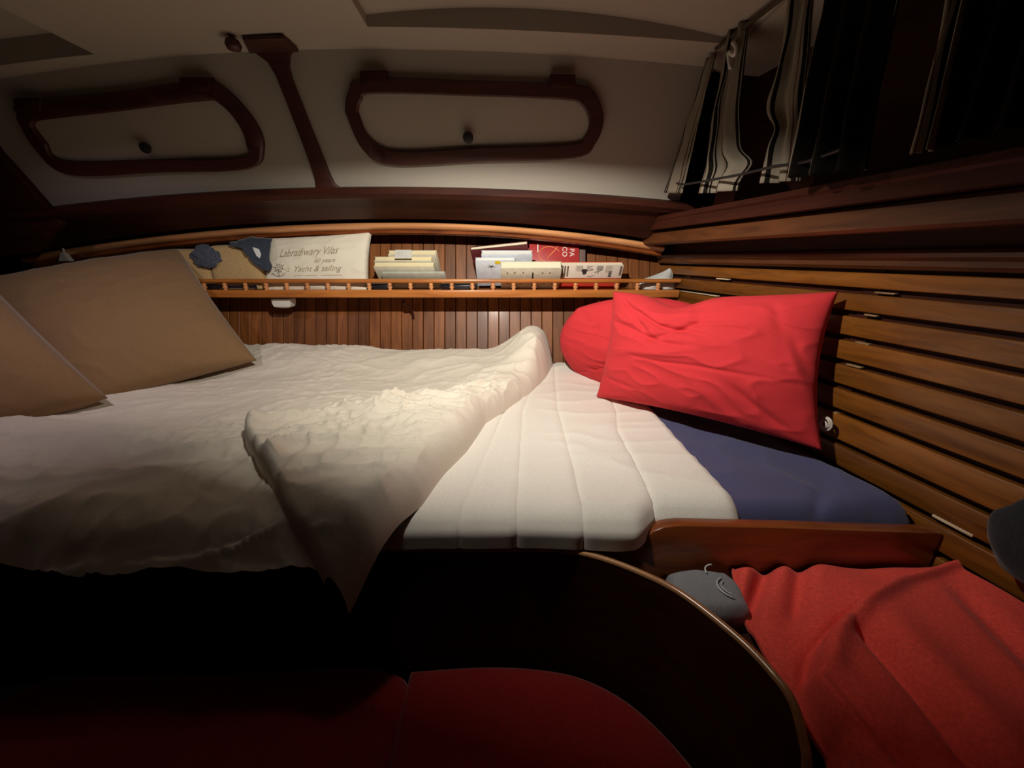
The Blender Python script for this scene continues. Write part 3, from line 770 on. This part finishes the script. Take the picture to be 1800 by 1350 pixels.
# dark books lying flat behind the rail
def flat_book(name, x0, x1, y0, y1, z0, h, cover, pages, label, group=None, rot=0.0):
    t = thing(name, label, 'book', ((x0 + x1) / 2, (y0 + y1) / 2, z0), group)
    c = 0.0018
    bbox('cover', x0, x1, y0, y1, z0, z0 + c, cover, t, bevel=0.0005)
    bbox('cover', x0, x1, y0, y1, z0 + h - c, z0 + h, cover, t, bevel=0.0005)
    bbox('page_block', x0 + 0.003, x1 - 0.003, y0 + 0.003, y1 - 0.004, z0 + c, z0 + h - c, pages, t)
    bbox('spine', x0, x1, y1 - 0.003, y1, z0 + c, z0 + h - c, cover, t)
    return t
fx = lambda px, d=1.33: (px - 900) / FOC * d
def dark_item(px0, px1, label):
    x0, x1 = fx(px0), fx(px1)
    t = thing('dark_book', label, 'book', ((x0 + x1) / 2, 1.35, SH_T), 'dark books lying on the shelf')
    bbox('cover', x0, x1, 1.325, 1.350, SH_T + 0.0005, SH_T + 0.018, M_CVDARK, t, bevel=0.004)
    bbox('page_block', x0 + 0.002, x1 - 0.002, 1.327, 1.350, SH_T + 0.0185, SH_T + 0.0235, M_WPAGES, t, bevel=0.001)
dark_item(652, 690, 'dark book lying behind the rail just right of the lettered pillow')
dark_item(778, 840, 'dark book with pale page edge behind the rail between the two book groups')
dark_item(356, 466, 'dark flat book behind the rail below the tan bins')

def lean_book(name, px0, px1, y_foot, w, th, theta, cover, pages, label, roll=0.0, z_foot=SH_T, lift=0.0, group='books leaning on the shelf rail', d=1.33, coverf=None):
    """stands on its spine and leans forward onto the rail: fore edge faces up and out"""
    x0, x1 = fx(px0, d), fx(px1, d)
    W_ = Vector((0, -math.sin(theta), math.cos(theta)))          # spine -> fore edge
    Bk = Vector((0, math.cos(theta), math.sin(theta)))           # away from the viewer
    X = Vector((1, 0, 0))
    o = Vector((x0, y_foot, z_foot + 0.0015)) + Bk * lift
    if roll:
        R = Matrix.Rotation(roll, 3, W_.cross(X).normalized()); X = R @ X; W_ = R @ W_
    L = x1 - x0; c = 0.0016
    t = thing(name, label, 'book', o + X * (L / 2), group)
    fc = box('front_cover', o, X * L, W_ * w, Bk * c, coverf or cover, t, bevel=0.0004)
    box('back_cover', o + Bk * (th - c), X * L, W_ * w, Bk * c, cover, t, bevel=0.0004)
    box('page_block', o + Bk * c + X * 0.0025 + W_ * 0.002, X * (L - 0.005), W_ * (w - 0.004), Bk * (th - 2 * c), pages, t)
    box('spine', o, X * L, W_ * c, Bk * th, cover, t)
    return fc, o, X, W_, Bk, L
TH = math.radians(46)
t1 = lean_book('paperback', 671, 771, 1.378, 0.104, 0.019, TH, M_CVGREY, M_YPAGES, 'front paperback of the yellowed stack leaning on the rail', coverf=M_CVCREAM)
lean_book('paperback', 671, 767, 1.378, 0.108, 0.018, TH, M_CVCREAM, M_YPAGES, 'middle paperback of the yellowed stack leaning on the rail', lift=0.0200)
lean_book('paperback', 694, 774, 1.378, 0.116, 0.018, TH, M_CVCREAM, M_YPAGES, 'rear paperback of the yellowed stack under the grey slip', lift=0.0390)
lean_book('paperback', 682, 788, 1.368, 0.074, 0.008, TH, M_CVGREY, M_CVGREY, 'thin grey green paperback lowest in front of the yellowed stack', lift=-0.0105, z_foot=SH_T + 0.008)
# grey slip lying over the top of the stack
_, o, X, W_, Bk, L = (None, t1[1], t1[2], t1[3], t1[4], t1[5])
sl = prism('paper_slip', [o + X * (L * a) + W_ * b + Bk * c for a, b, c in ((0.36, 0.118, 0.020), (0.64, 0.118, 0.020), (0.62, 0.120, 0.054), (0.35, 0.120, 0.054))], Vector((0, -0.0008, 0.0008)), plain('slip_grey', (0.58, 0.57, 0.52), rough=0.8))
tag(sl, 'small grey paper slip on top of the yellowed paperback stack', 'paper')

# group on the right
bE = lean_book('paperback', 839, 905, 1.372, 0.106, 0.014, math.radians(38), M_CVBLUE, M_WPAGES, 'pale blue paperback with a yellow spot on its cover', lift=0.012)
bD = lean_book('thick_book', 881, 982, 1.368, 0.098, 0.027, TH, M_CVCREAM, M_CPAGES, 'thick cream hardback in front with lettered pale cover', lift=-0.004, z_foot=SH_T + 0.003)
lean_book('paperback', 849, 934, 1.380, 0.120, 0.018, math.radians(40), M_CVBLUE, M_WPAGES, 'white paged paperback behind the pale blue one', lift=0.028)
lean_book('dark_paperback', 837, 934, 1.380, 0.120, 0.016, math.radians(38), M_CVMAROON, M_CPAGES, 'maroon paperback lying askew on top of the right book group', lift=0.047, roll=-0.12)
bI = lean_book('newsprint_book', 982, 1089, 1.378, 0.088, 0.020, math.radians(30), M_CVSCAR, M_CPAGES, 'book with cream newsprint style cover and red lower band', lift=0.0, coverf=M_CVPRINT)
def on_cover(bk, name, a0, a1, b0, b1, mat, lift=0.0006):
    t, o, X, W_, Bk, L = bk
    p = lambda a, b: o + X * (L * a) + W_ * b - Bk * lift
    return mesh(name, [p(a0, b0), p(a1, b0), p(a1, b1), p(a0, b1)], [(0, 1, 2, 3)], mat, t, smooth=False)
def poly_cover(bk, name, pts, mat, lift=0.0007):
    t, o, X, W_, Bk, L = bk
    return mesh(name, [o + X * (L * a) + W_ * b - Bk * lift for a, b in pts], [tuple(range(len(pts)))], mat, t, smooth=False)
def disc_pts(cx, cy, rx, ry, n=20, a0=0, a1=2 * math.pi): return [(cx + rx * math.cos(a0 + (a1 - a0) * k / n), cy + ry * math.sin(a0 + (a1 - a0) * k / n)) for k in range(n)]
# newsprint cover: red band, columns of print, a sketched head with a cap
on_cover(bI, 'red_band', 0.0, 1.0, 0.0, 0.040, M_CVSCAR, 0.0005)
on_cover(bI, 'white_mark', 0.92, 0.98, 0.004, 0.014, M_WHT)
for a0, a1, b0, b1 in ((.02, .05, .044, .085), (.065, .09, .05, .085), (.11, .135, .046, .085), (.95, .985, .05, .084)): on_cover(bI, 'print_bar', a0, a1, b0, b1, M_INK)
for i in range(6):
    on_cover(bI, 'print_line', .24 + .02 * (i % 2), .36, .084 - i * .0035, .0852 - i * .0035, M_INK)
    on_cover(bI, 'print_line', .42, .52 - .02 * (i % 3), .084 - i * .0035, .0852 - i * .0035, M_INK)
    on_cover(bI, 'print_line', .58, .68, .084 - i * .003, .0853 - i * .003, M_INKD)
    on_cover(bI, 'print_line', .72, .84 - .02 * (i % 2), .084 - i * .0045, .0852 - i * .0045, M_INK)
for i in range(4): on_cover(bI, 'print_bar', .78, .83, .044 + i * .0055, .048 + i * .0055, M_INKD)
poly_cover(bI, 'sketched_cap', [(.34, .068), (.36, .074), (.42, .073), (.45, .068), (.43, .066), (.42, .055), (.38, .052), (.36, .060)], M_INKD)
poly_cover(bI, 'sketched_brow', [(.48, .070), (.52, .073), (.53, .071), (.49, .068)], M_INKD)
poly_cover(bI, 'sketched_line', [(.55, .062), (.66, .070), (.665, .069), (.56, .060)], M_INKD)
poly_cover(bI, 'sketched_line', [(.60, .055), (.62, .066), (.625, .066), (.61, .055)], M_INKD)
poly_cover(bI, 'sketched_jaw', [(.44, .046), (.50, .044), (.56, .050), (.555, .051), (.50, .0455), (.445, .047)], M_INKD)
# thick cream hardback: small scattered letter marks
for a, b in ((.10, .072), (.22, .073), (.36, .074), (.68, .072), (.80, .072), (.10, .022), (.34, .024), (.72, .022), (.86, .02)):
    poly_cover(bD, 'letter_mark', [(a, b), (a + .022, b + .001), (a + .026, b + .006), (a + .006, b + .006)], M_INK)
on_cover(bD, 'clip', .52, .545, .012, .078, M_INKD, 0.001)
# pale blue cover: dark star and yellow spot
poly_cover(bE, 'yellow_spot', disc_pts(.56, .098, .075, .007), M_YEL)
for k in range(7):
    a = k * math.pi / 3.5 + 0.3
    poly_cover(bE, 'star_ray', [(.40 + .015 * math.cos(a + 1.4), .082 + .001 * math.sin(a + 1.4)), (.40 + .14 * math.cos(a), .082 + .009 * math.sin(a)), (.40 - .015 * math.cos(a + 1.4), .082 - .001 * math.sin(a + 1.4))], M_INKD)
# red book standing against the planks
hb0, hb1 = fx(930, 1.375), fx(1016, 1.375)
o = Vector((hb0, 1.392, SH_T + 0.005)); X = Vector((1, 0, 0)); W_ = (UP + Vector((0, -0.02, 0))).normalized(); Bk = W_.cross(X).normalized()
if Bk.y < 0: Bk = -Bk
rbk = thing('red_book', 'red book with white sideways letters standing against the planks', 'book', o + X * .08)
Hh = 0.158; Lh = hb1 - hb0
rfc = box('front_cover', o, X * Lh, W_ * Hh, Bk * 0.0015, M_CVRED, rbk, bevel=0.0004)
box('back_cover', o + Bk * 0.011, X * Lh, W_ * Hh, Bk * 0.0015, M_CVRED, rbk, bevel=0.0004)
box('page_block', o + Bk * 0.0015 + X * .002, X * (Lh - .006), W_ * (Hh - .004), Bk * 0.0095, M_CPAGES, rbk)
def text_mesh(body, size, shear=0.0, offset=0.0):
    cu = bpy.data.curves.new('lettering', 'FONT'); cu.body = body; cu.size = size; cu.shear = shear; cu.offset = offset; cu.resolution_u = 3
    tmp = bpy.data.objects.new('lettering_tmp', cu); COL.objects.link(tmp)
    dg = bpy.context.evaluated_depsgraph_get(); dg.update()
    me = bpy.data.meshes.new_from_object(tmp.evaluated_get(dg))
    vs = [v.co.copy() for v in me.vertices]; fs = [tuple(p.vertices) for p in me.polygons]
    bpy.data.objects.remove(tmp); bpy.data.curves.remove(cu); bpy.data.meshes.remove(me)
    return vs, fs
def flat_text(body, size, origin, ax, ay, nrm, mat, parent, shear=0.0):
    vs, fs = text_mesh(body, size, shear)
    return mesh('lettering', [Vector(origin) + ax * v.x + ay * v.y + nrm * 0.0006 for v in vs], fs, mat, parent, smooth=False)
hp = lambda a, b: o + X * (Lh * a) + W_ * (Hh * b)
flat_text('PA', 0.0235, hp(0.81, 0.83), -W_, X, -Bk, M_WHT, rfc)
flat_text('CO', 0.0235, hp(0.665, 0.875), -W_, X, -Bk, M_WHT, rfc)
tube('orange_ring', [hp(.40 + .21 * math.cos(a), .70 + .17 * math.sin(a)) - Bk * .0003 for a in [0.35 + 5.0 * k / 30 for k in range(31)]], 0.0012, M_ORG, rfc, n=6)
tube('orange_stroke', [hp(.36, .62), hp(.52, .80), hp(.60, .93)], [0.0016, 0.0020, 0.0008], M_ORG, rfc, n=6)
mesh('thin_print', [hp(.16, .75) - Bk * .0006, hp(.18, .75) - Bk * .0006, hp(.18, .95) - Bk * .0006, hp(.16, .95) - Bk * .0006], [(0, 1, 2, 3)], M_WHT, rfc, smooth=False)
gb = thing('grey_book', 'dull grey book back standing right of the red book', 'book', (fx(1026, 1.385), 1.40, SH_T))
go = Vector((fx(1012, 1.385), 1.400, SH_T + 0.001))
box('cover', go, X * 0.030, W_ * 0.150, Bk * 0.008, plain('cover_dull_grey', (0.17, 0.11, 0.095), rough=0.4), gb, bevel=0.001)
box('page_block', go + W_ * 0.150 + X * 0.002 + Bk * .001, X * 0.026, W_ * 0.001, Bk * 0.006, M_CPAGES, gb)

# polythene bag at the right end
def bag(u, v):
    a = u * 2 * math.pi
    cx = fx(1152); 
    prof = [(0.0, 0.058), (0.12, 0.060), (0.30, 0.056), (0.5, 0.045), (0.75, 0.022), (1.0, 0.0015)]
    r = interp(prof, v)
    w = 1 + 0.25 * n3(math.cos(a) * 1.6, math.sin(a) * 1.6 + v * 3, 4.0) + 0.10 * n3(math.cos(a) * 5, math.sin(a) * 5 + v * 5, 1.0)
    cxv = cx + 0.040 * sm(0.25, 1.0, v)
    return Vector((cxv + r * w * math.cos(a), 1.365 + 0.62 * r * w * math.sin(a) * 0.9, SH_T + 0.001 + v * 0.066))
bg = grid('plastic_bag', bag, 72, 26, M_BAG)
tag(bg, 'crumpled whitish plastic bag at the right end of the shelf', 'bag')

# lettered canvas pillow
LP = pillow('lettered_pillow', aty(476, 419, 1.385), aty(654, 408, 1.395), aty(649, 514, 1.350), aty(463, 514, 1.350), 0.060, M_CREAM, n=60, pinch=0.045, seed=6.0, wr=0.002, power=0.24)
lpo, lpf, lpn = LP
tag(lpo, 'cream canvas pillow with handwritten lettering and a ship wheel emblem', 'pillow')
def on_pillow(px, py):
    # invert the front surface by pixel in the flat (s,t) square of the pillow
    t = (py - 415.0) / (512.0 - 415.0) * 2 - 1
    f = (t + 1) / 2
    xl = lerp(476, 465, f); xr = lerp(654, 647, f)
    s = (px - xl) / (xr - xl) * 2 - 1
    return lpf(max(-.98, min(.98, s)), max(-.98, min(.98, t))) + lpn * 0.0015
def pillow_text(body, px0, px1, py, hpx, shear, mat, slope=0.0):
    vs, fs = text_mesh(body, 1.0, shear)
    mx = max(v.x for v in vs); sc = (px1 - px0) / mx
    return mesh('lettering', [on_pillow(px0 + v.x * sc, py - v.y * hpx + slope * v.x * sc) for v in vs], fs, mat, lpo, smooth=False)
M_INKP = plain('faded_ink', (0.36, 0.29, 0.20), rough=0.9)
pillow_text('Labradiwary Vilas', 496, 603, 452, 19, 0.45, M_INKP, slope=-0.02)
pillow_text('60 years', 560, 598, 464, 10, 0.4, M_INKP)
pillow_text('Yacht & sailing', 522, 608, 479, 14, 0.42, M_INKP)
pillow_text('12', 509, 516, 479, 9, 0.2, M_INKP)
for a, b in ((524, 540), (545, 566), (572, 608)):
    tube('underline', [on_pillow(a, 486.5), on_pillow((a + b) / 2, 486.2), on_pillow(b, 486)], 0.0004, M_INKP, lpo, n=5)
def ploop(cx, cy, r, n=24, ry=None): return [on_pillow(cx + r * math.cos(2 * math.pi * k / n), cy + (ry or r) * math.sin(2 * math.pi * k / n)) for k in range(n)]
tube('wheel_ring', ploop(497, 472, 6.5), 0.0006, M_INK, lpo, n=5, closed=True)
tube('wheel_ring', ploop(497, 472, 2.2), 0.0006, M_INK, lpo, n=5, closed=True)
for k in range(8):
    a = k * math.pi / 4 + 0.2
    tube('wheel_spoke', [on_pillow(497 + 2 * math.cos(a), 472 + 2 * math.sin(a)), on_pillow(497 + 10.5 * math.cos(a), 472 + 10.5 * math.sin(a))], 0.0006, M_INK, lpo, n=5)
tube('anchor_arm', [on_pillow(497 + 12 * math.sin(a), 478 + 8 * math.cos(a)) for a in [-1.3 + 2.6 * k / 12 for k in range(13)]], 0.0007, M_INK, lpo, n=5)
tube('anchor_shank', [on_pillow(497, 474), on_pillow(497, 487)], 0.0007, M_INK, lpo, n=5)

# tan bins with knitted things on them
def soft_box(name, px0, px1, py0, py1, y0, y1, mat, label, grp, seed):
    z1 = aty(0, py0, y0).z; z0 = SH_T + 0.003
    if py1: pass
    x0, x1 = fx(px0), fx(px1)
    def fn(u, v):
        a = u * 2 * math.pi
        ca, sa = math.cos(a), math.sin(a)
        e = 0.28
        cx = math.copysign(abs(ca) ** e, ca); sy = math.copysign(abs(sa) ** e, sa)
        hv = min(v / 0.75, 1.0); shr = 1.0 if v < 0.75 else math.sqrt(max(0.0, 1 - ((v - 0.75) / 0.25) ** 2)) * 0.999 + 0.001
        hz = z0 + (z1 - z0) * (hv * 0.88 + (0.12 * math.sin(max(0, (v - 0.75) / 0.25) * math.pi / 2)))
        w = 1 + 0.03 * n3(ca * 1.5, sa * 1.5 + v * 2, seed)
        return Vector(((x0 + x1) / 2 + (x1 - x0) / 2 * cx * shr * w, (y0 + y1) / 2 + (y1 - y0) / 2 * sy * shr * w, hz))
    o = grid(name, fn, 64, 30, mat)
    tag(o, label, 'bin', grp); return o
soft_box('fabric_bin', 312, 389, 437, 0, 1.325, 1.412, M_TAN, 'tan felt bin with a blue grey knitted cap, beside the brown cushion', 'tan felt bins on the shelf', 1.0)
soft_box('fabric_bin', 390, 476, 430, 0, 1.325, 1.415, M_TAN, 'tan felt bin under the dark slate cloth, beside the lettered pillow', 'tan felt bins on the shelf', 2.0)
def lump(name, c, rx, ry, rz, mat, label, cat, seed, amp=0.25, freq=1.7):
    def fn(u, v):
        a = u * 2 * math.pi; b = (v - 0.5) * math.pi
        d = Vector((math.cos(a) * math.cos(b), math.sin(a) * math.cos(b), math.sin(b)))
        k = 1 + amp * noise.noise(d * freq + Vector((seed, seed, 0))) + amp * 0.5 * noise.noise(d * freq * 2.7 + Vector((0, seed, seed)))
        return Vector(c) + Vector((d.x * rx, d.y * ry, d.z * rz)) * k
    o = grid(name, fn, 56, 36, mat)
    if label: tag(o, label, cat)
    return o
lump('knitted_cap', aty(362, 452, 1.322), 0.044, 0.016, 0.034, M_KNIT, 'fuzzy blue grey knitted cap hanging on the left tan bin', 'cap', 3.0, amp=0.3, freq=2.2)
ct = thing('slate_cloth', 'dark slate cloth with a pale patch draped over the right tan bin', 'cloth', aty(450, 440, 1.32))
def cloth(u, v):
    pts_top = catmull([aty(412, 424, 1.345), aty(440, 417, 1.35), aty(478, 419, 1.35)], 8)
    pts_bot = catmull([aty(411, 430, 1.318), aty(436, 446, 1.314), aty(447, 465, 1.314), aty(470, 477, 1.316), aty(479, 468, 1.322)], 8)
    i = u * (len(pts_top) - 1); k = min(int(i), len(pts_top) - 2); a = pts_top[k].lerp(pts_top[k + 1], i - k)
    i = u * (len(pts_bot) - 1); k = min(int(i), len(pts_bot) - 2); b = pts_bot[k].lerp(pts_bot[k + 1], i - k)
    p = a.lerp(b, v)
    p.y -= 0.020 * math.sin(v * math.pi) ** 0.8 + 0.006 * n3(u * 4, v * 4, 2.0)
    p.z += 0.004 * n3(u * 5, v * 3, 7.0)
    return p
cbody = grid('cloth_body', cloth, 40, 30, M_DKCLOTH, ct)
md = cbody.modifiers.new('thickness', 'SOLIDIFY'); md.thickness = 0.005; md.offset = -1
pp = [cloth(u, v) + Vector((0, -0.0015, 0)) for u, v in ((0.60, 0.32), (0.72, 0.34), (0.76, 0.48), (0.72, 0.60), (0.66, 0.56), (0.62, 0.42))]
mesh('pale_patch', pp, [tuple(range(len(pp)))], M_PALE, ct, smooth=False)
# small bracket light at the left end of the rail
p = aty(114, 450, 1.36)
sc_ = thing('wall_hook', 'small white triangular fitting at the left end of the hull rail', 'hook', p)
sweep('fitting_body', [[p + Vector((sx * w + dx, sy * 0.008, dz)) for sx, sy in ((-1, -1), (1, -1), (1, 1), (-1, 1))] for w, dx, dz in ((.004, 0.002, .012), (.009, 0.001, 0.0), (.018, 0, -.016))], M_PLASTIC, sc_, auto=0.5)
lathe('fitting_stem', p + Vector((0.002, 0, 0.012)), [(0.004, 0), (0.003, 0.012)], M_PLASTIC, sc_, n=8)
pk = thing('rail_pocket', 'thin pale strip tucked under the rail behind the large brown cushion', 'strip', aty(165, 457, 1.36))
a, b = aty(143, 458, 1.36), aty(205, 455, 1.36)
prism('strip', [a, b, b + Vector((0, 0.03, 0.003)), a + Vector((0, 0.03, 0.003))], Vector((0, 0, -0.004)), plain('pale_green_strip', (0.45, 0.48, 0.40), rough=0.6), pk, bevel=0.001)

# ------------------------------------------------------------------ settee well in front
RZ = -0.440
RIM = [(-1.70, 0.510, RZ), (-1.2, 0.510, RZ), (-0.6, 0.510, RZ), (-0.1, 0.511, RZ), (0.04, 0.511, RZ), (0.091, 0.507, RZ), (0.140, 0.490, RZ), (0.191, 0.460, RZ), (0.234, 0.423, RZ), (0.275, 0.357, RZ), (0.291, 0.312, RZ - .001), (0.2955, 0.290, RZ - .006), (0.2955, 0.272, RZ - 0.021), (0.295, 0.257, RZ - 0.042), (0.294, 0.249, RZ - 0.085), (0.293, 0.246, RZ - 0.22)]
rp = catmull(RIM, 8)
sb = thing('curved_settee', 'curved dark mahogany settee with a varnished rim, below the berth', 'settee', (0.2, 0.4, -0.80))
rings = []
for i, p in enumerate(rp):
    a = rp[max(i - 1, 0)]; b = rp[min(i + 1, len(rp) - 1)]
    t = Vector((b.x - a.x, b.y - a.y, 0))
    if t.length < 1e-4: t = Vector((0, -1, 0))
    nrm = Vector((t.y, -t.x, 0)).normalized() * 0.0042
    rings.append([p + nrm, p - nrm, Vector((p.x, p.y, -0.72)) - nrm, Vector((p.x, p.y, -0.72)) + nrm])
sweep('back_panel', rings, M_DARK, sb, auto=0.6)
tube('rim', rp, 0.0048, M_RIM, sb, n=12)
# seat cushions inside the curve
def seat_cushion(name, outline, ztop, label, seed):
    c = Vector((sum(p[0] for p in outline) / len(outline), sum(p[1] for p in outline) / len(outline), 0))
    out = catmull([(p[0], p[1], 0) for p in outline] + [(outline[0][0], outline[0][1], 0)], 5)[:-1]
    rings = []
    for k, z in ((0.97, -0.11), (1.0, -0.10), (1.0, -0.018), (0.985, -0.006), (0.95, -0.001), (0.8, 0.003), (0.5, 0.006), (0.2, 0.007), (0.02, 0.007)):
        rings.append([Vector((c.x + (p.x - c.x) * k, c.y + (p.y - c.y) * k, ztop + z + 0.003 * n3(p.x * 8 * k, p.y * 8 * k, seed))) for p in out])
    o = sweep(name, rings, M_SEAT, auto=None)
    tag(o, label, 'cushion', 'red settee cushions'); return o
ZC = -0.668
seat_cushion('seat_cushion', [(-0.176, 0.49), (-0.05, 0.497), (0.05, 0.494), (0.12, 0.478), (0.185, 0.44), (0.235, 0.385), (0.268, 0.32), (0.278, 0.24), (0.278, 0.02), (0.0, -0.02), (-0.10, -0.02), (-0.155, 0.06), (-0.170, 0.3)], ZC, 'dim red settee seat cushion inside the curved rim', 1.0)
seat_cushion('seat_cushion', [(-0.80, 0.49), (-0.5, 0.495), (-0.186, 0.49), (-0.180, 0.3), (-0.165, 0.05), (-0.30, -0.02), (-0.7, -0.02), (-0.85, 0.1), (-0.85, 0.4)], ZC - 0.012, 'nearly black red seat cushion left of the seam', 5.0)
prism('base_board', [(-0.90, 0.498, -0.80), (0.04, 0.498, -0.80), (0.18, 0.452, -0.80), (0.27, 0.345, -0.80), (0.285, 0.25, -0.80), (0.285, -0.05, -0.80), (-0.90, -0.05, -0.80)], (0, 0, 0.018), M_DARK, sb)

# side seat right of the curve, with blanket
ss = prism('side_seat', [(0.31, 0.515, -0.72), (bulk_x(0.515) - .015, 0.515, -0.72), (bulk_x(-0.2) - .015, -0.2, -0.72), (0.31, -0.2, -0.72)], (0, 0, 0.215), M_DARK, bevel=0.006)
tag(ss, 'dark side seat under the red blanket', 'seat')
BL_L = [(-0.15, 0.312), (0.10, 0.312), (0.20, 0.312), (0.242, 0.306), (0.26, 0.315), (0.312, 0.312), (0.355, 0.318), (0.405, 0.322), (0.46, 0.336), (0.508, 0.352)]
FOLD = [(0.18, 0.300), (0.26, 0.318), (0.315, 0.330), (0.36, 0.375), (0.40, 0.44), (0.44, 0.53), (0.475, 0.64), (0.49, 0.70)]   # edge of the upper layer: x at y
def blanket(u, v):
    y = lerp(-0.15, 0.508, v)
    x0 = interp(BL_L, y) + 0.004 * n3(y * 20, 1.0); x1 = bulk_x(y) - 0.014
    x = lerp(x0, x1, u)
    e = x - x0; eb = 0.508 - y; er = x1 - x
    h = 0.030
    h += 0.016 * n3(x * 6, y * 6, 3.3) + 0.006 * n3(x * 15, y * 13, 5.2)
    fx_ = interp(FOLD, y)
    d = x - fx_
    h += 0.026 * sm(-0.002, 0.010, d) * sm(0.50, 0.47, y) + 0.012 * math.exp(-((d - 0.02) / 0.018) ** 2) - 0.006 * math.exp(-((d + 0.006) / 0.008) ** 2)
    # long creases
    cx1 = 0.438 + 0.05 * (y - 0.30) - 0.25 * (y - 0.3) ** 2
    h -= 0.026 * math.exp(-abs((x - cx1) / 0.014) ** 1.5) * sm(0.42, 0.36, y) * sm(0.05, 0.2, y)
    h += 0.012 * math.exp(-((x - cx1 - 0.035) / 0.03) ** 2) * sm(0.42, 0.34, y)
    cx2 = 0.40 - 0.9 * (0.50 - y)
    h -= 0.021 * math.exp(-((x - cx2) / 0.014) ** 2) * sm(0.36, 0.42, y)
    h += 0.008 * math.exp(-((x - cx2 + 0.03) / 0.02) ** 2) * sm(0.36, 0.42, y)
    cx3 = 0.455 - 0.75 * (0.50 - y)
    h -= 0.021 * math.exp(-((x - cx3) / 0.016) ** 2) * sm(0.38, 0.44, y)
    cx4 = 0.60 + 0.25 * (y - 0.35)
    h -= 0.012 * math.exp(-((x - cx4) / 0.018) ** 2) * sm(0.46, 0.40, y)
    cx5 = 0.352 - 0.12 * (y - 0.30)
    h -= 0.017 * math.exp(-((x - cx5) / 0.012) ** 2) * sm(0.36, 0.30, y) * sm(0.12, .2, y)
    r = min(edge_round(e + .004, 0.03), edge_round(eb + 0.004, 0.02), edge_round(er + .006, 0.02))
    return Vector((x, y, -0.500 + h * r + 0.006))
bk = thing('red_blanket', 'rumpled red flannel blanket spread over the side seat', 'blanket', (0.45, 0.3, -0.5))
bb2 = grid('blanket_body', blanket, 150, 210, M_RED2, bk)
md = bb2.modifiers.new('thickness', 'SOLIDIFY'); md.thickness = 0.004; md.offset = -1
tube('hem', [blanket(0.004, v) + Vector((0.002, 0, 0.001)) for v in [0.62 + 0.38 * k / 30 for k in range(31)]], 0.0030, M_RED2, bk, n=8)

# grey bag with ring print beside the leeboard
gbg = thing('grey_bag', 'grey soft bag with pale ring marking half under the red blanket', 'bag', (0.28, 0.45, -0.50))
def gbag(u, v):
    a = u * 2 * math.pi; b = v * math.pi / 2
    r = max(0.0, math.cos(b)) ** 0.28
    q = 1.0 / max(abs(math.cos(a)), abs(math.sin(a))) ** 0.5; r *= q
    w = 1 + 0.06 * n3(math.cos(a) * 1.5, math.sin(a) * 1.5, 2.0)
    return Vector((0.288 + 0.056 * r * w * math.cos(a) + 0.0 * math.sin(a), 0.458 + 0.042 * r * w * math.sin(a), -0.505 + 0.0455 * math.sin(b) ** 0.8 + 0.004 * (1 - v) * n3(math.cos(a) * 3, math.sin(a) * 3, v * 4)))
grid('bag_body', gbag, 56, 20, M_GREY, gbg)
zg = -0.4570
def garc(cx, cy, r, a0, a1): return [Vector((cx + r * math.cos(lerp(a0, a1, k / 14)), cy + r * 0.9 * math.sin(lerp(a0, a1, k / 14)), zg + 0.0006)) for k in range(15)]
tube('ring_print', garc(0.322, 0.452, 0.022, 2.0, 4.3), 0.0011, M_PALE, gbg, n=6)
tube('ring_print', garc(0.322, 0.452, 0.016, 2.1, 4.2), 0.0007, M_PALE, gbg, n=6)
tube('ring_print', garc(0.312, 0.482, 0.016, 1.6, 3.3), 0.0012, M_PALE, gbg, n=6)

# dark bag at the right edge, hanging on the slats
dbp = bulk(1842, 965, 0.735)
db = thing('dark_bag', 'dark charcoal soft bag hanging on the slats at the right edge', 'bag', dbp)
def dbag(u, v):
    a = u * 2 * math.pi; b = (v - 0.5) * math.pi
    d = Vector((math.cos(a) * math.cos(b), math.sin(a) * math.cos(b), math.sin(b)))
    k = 1 + 0.10 * noise.noise(d * 2.0)
    return dbp + BDIR * (d.x * 0.055 * k) + BNRM * (d.y * 0.020 * k) + Vector((0, 0, d.z * 0.060 * k))
grid('bag_body', dbag, 40, 28, M_CHAR, db)
tube('strap', catmull([dbp + Vector((0, 0, 0.05)) - BDIR * 0.02, dbp + Vector((0, 0, 0.10)) - BDIR * 0.012 - BNRM * .01, dbp + Vector((0, 0, 0.13)) - BNRM * .012, dbp + Vector((0, 0, 0.10)) + BDIR * 0.012 - BNRM * .01, dbp + Vector((0, 0, 0.05)) + BDIR * 0.02], 6), 0.003, M_CHAR, db, n=8)
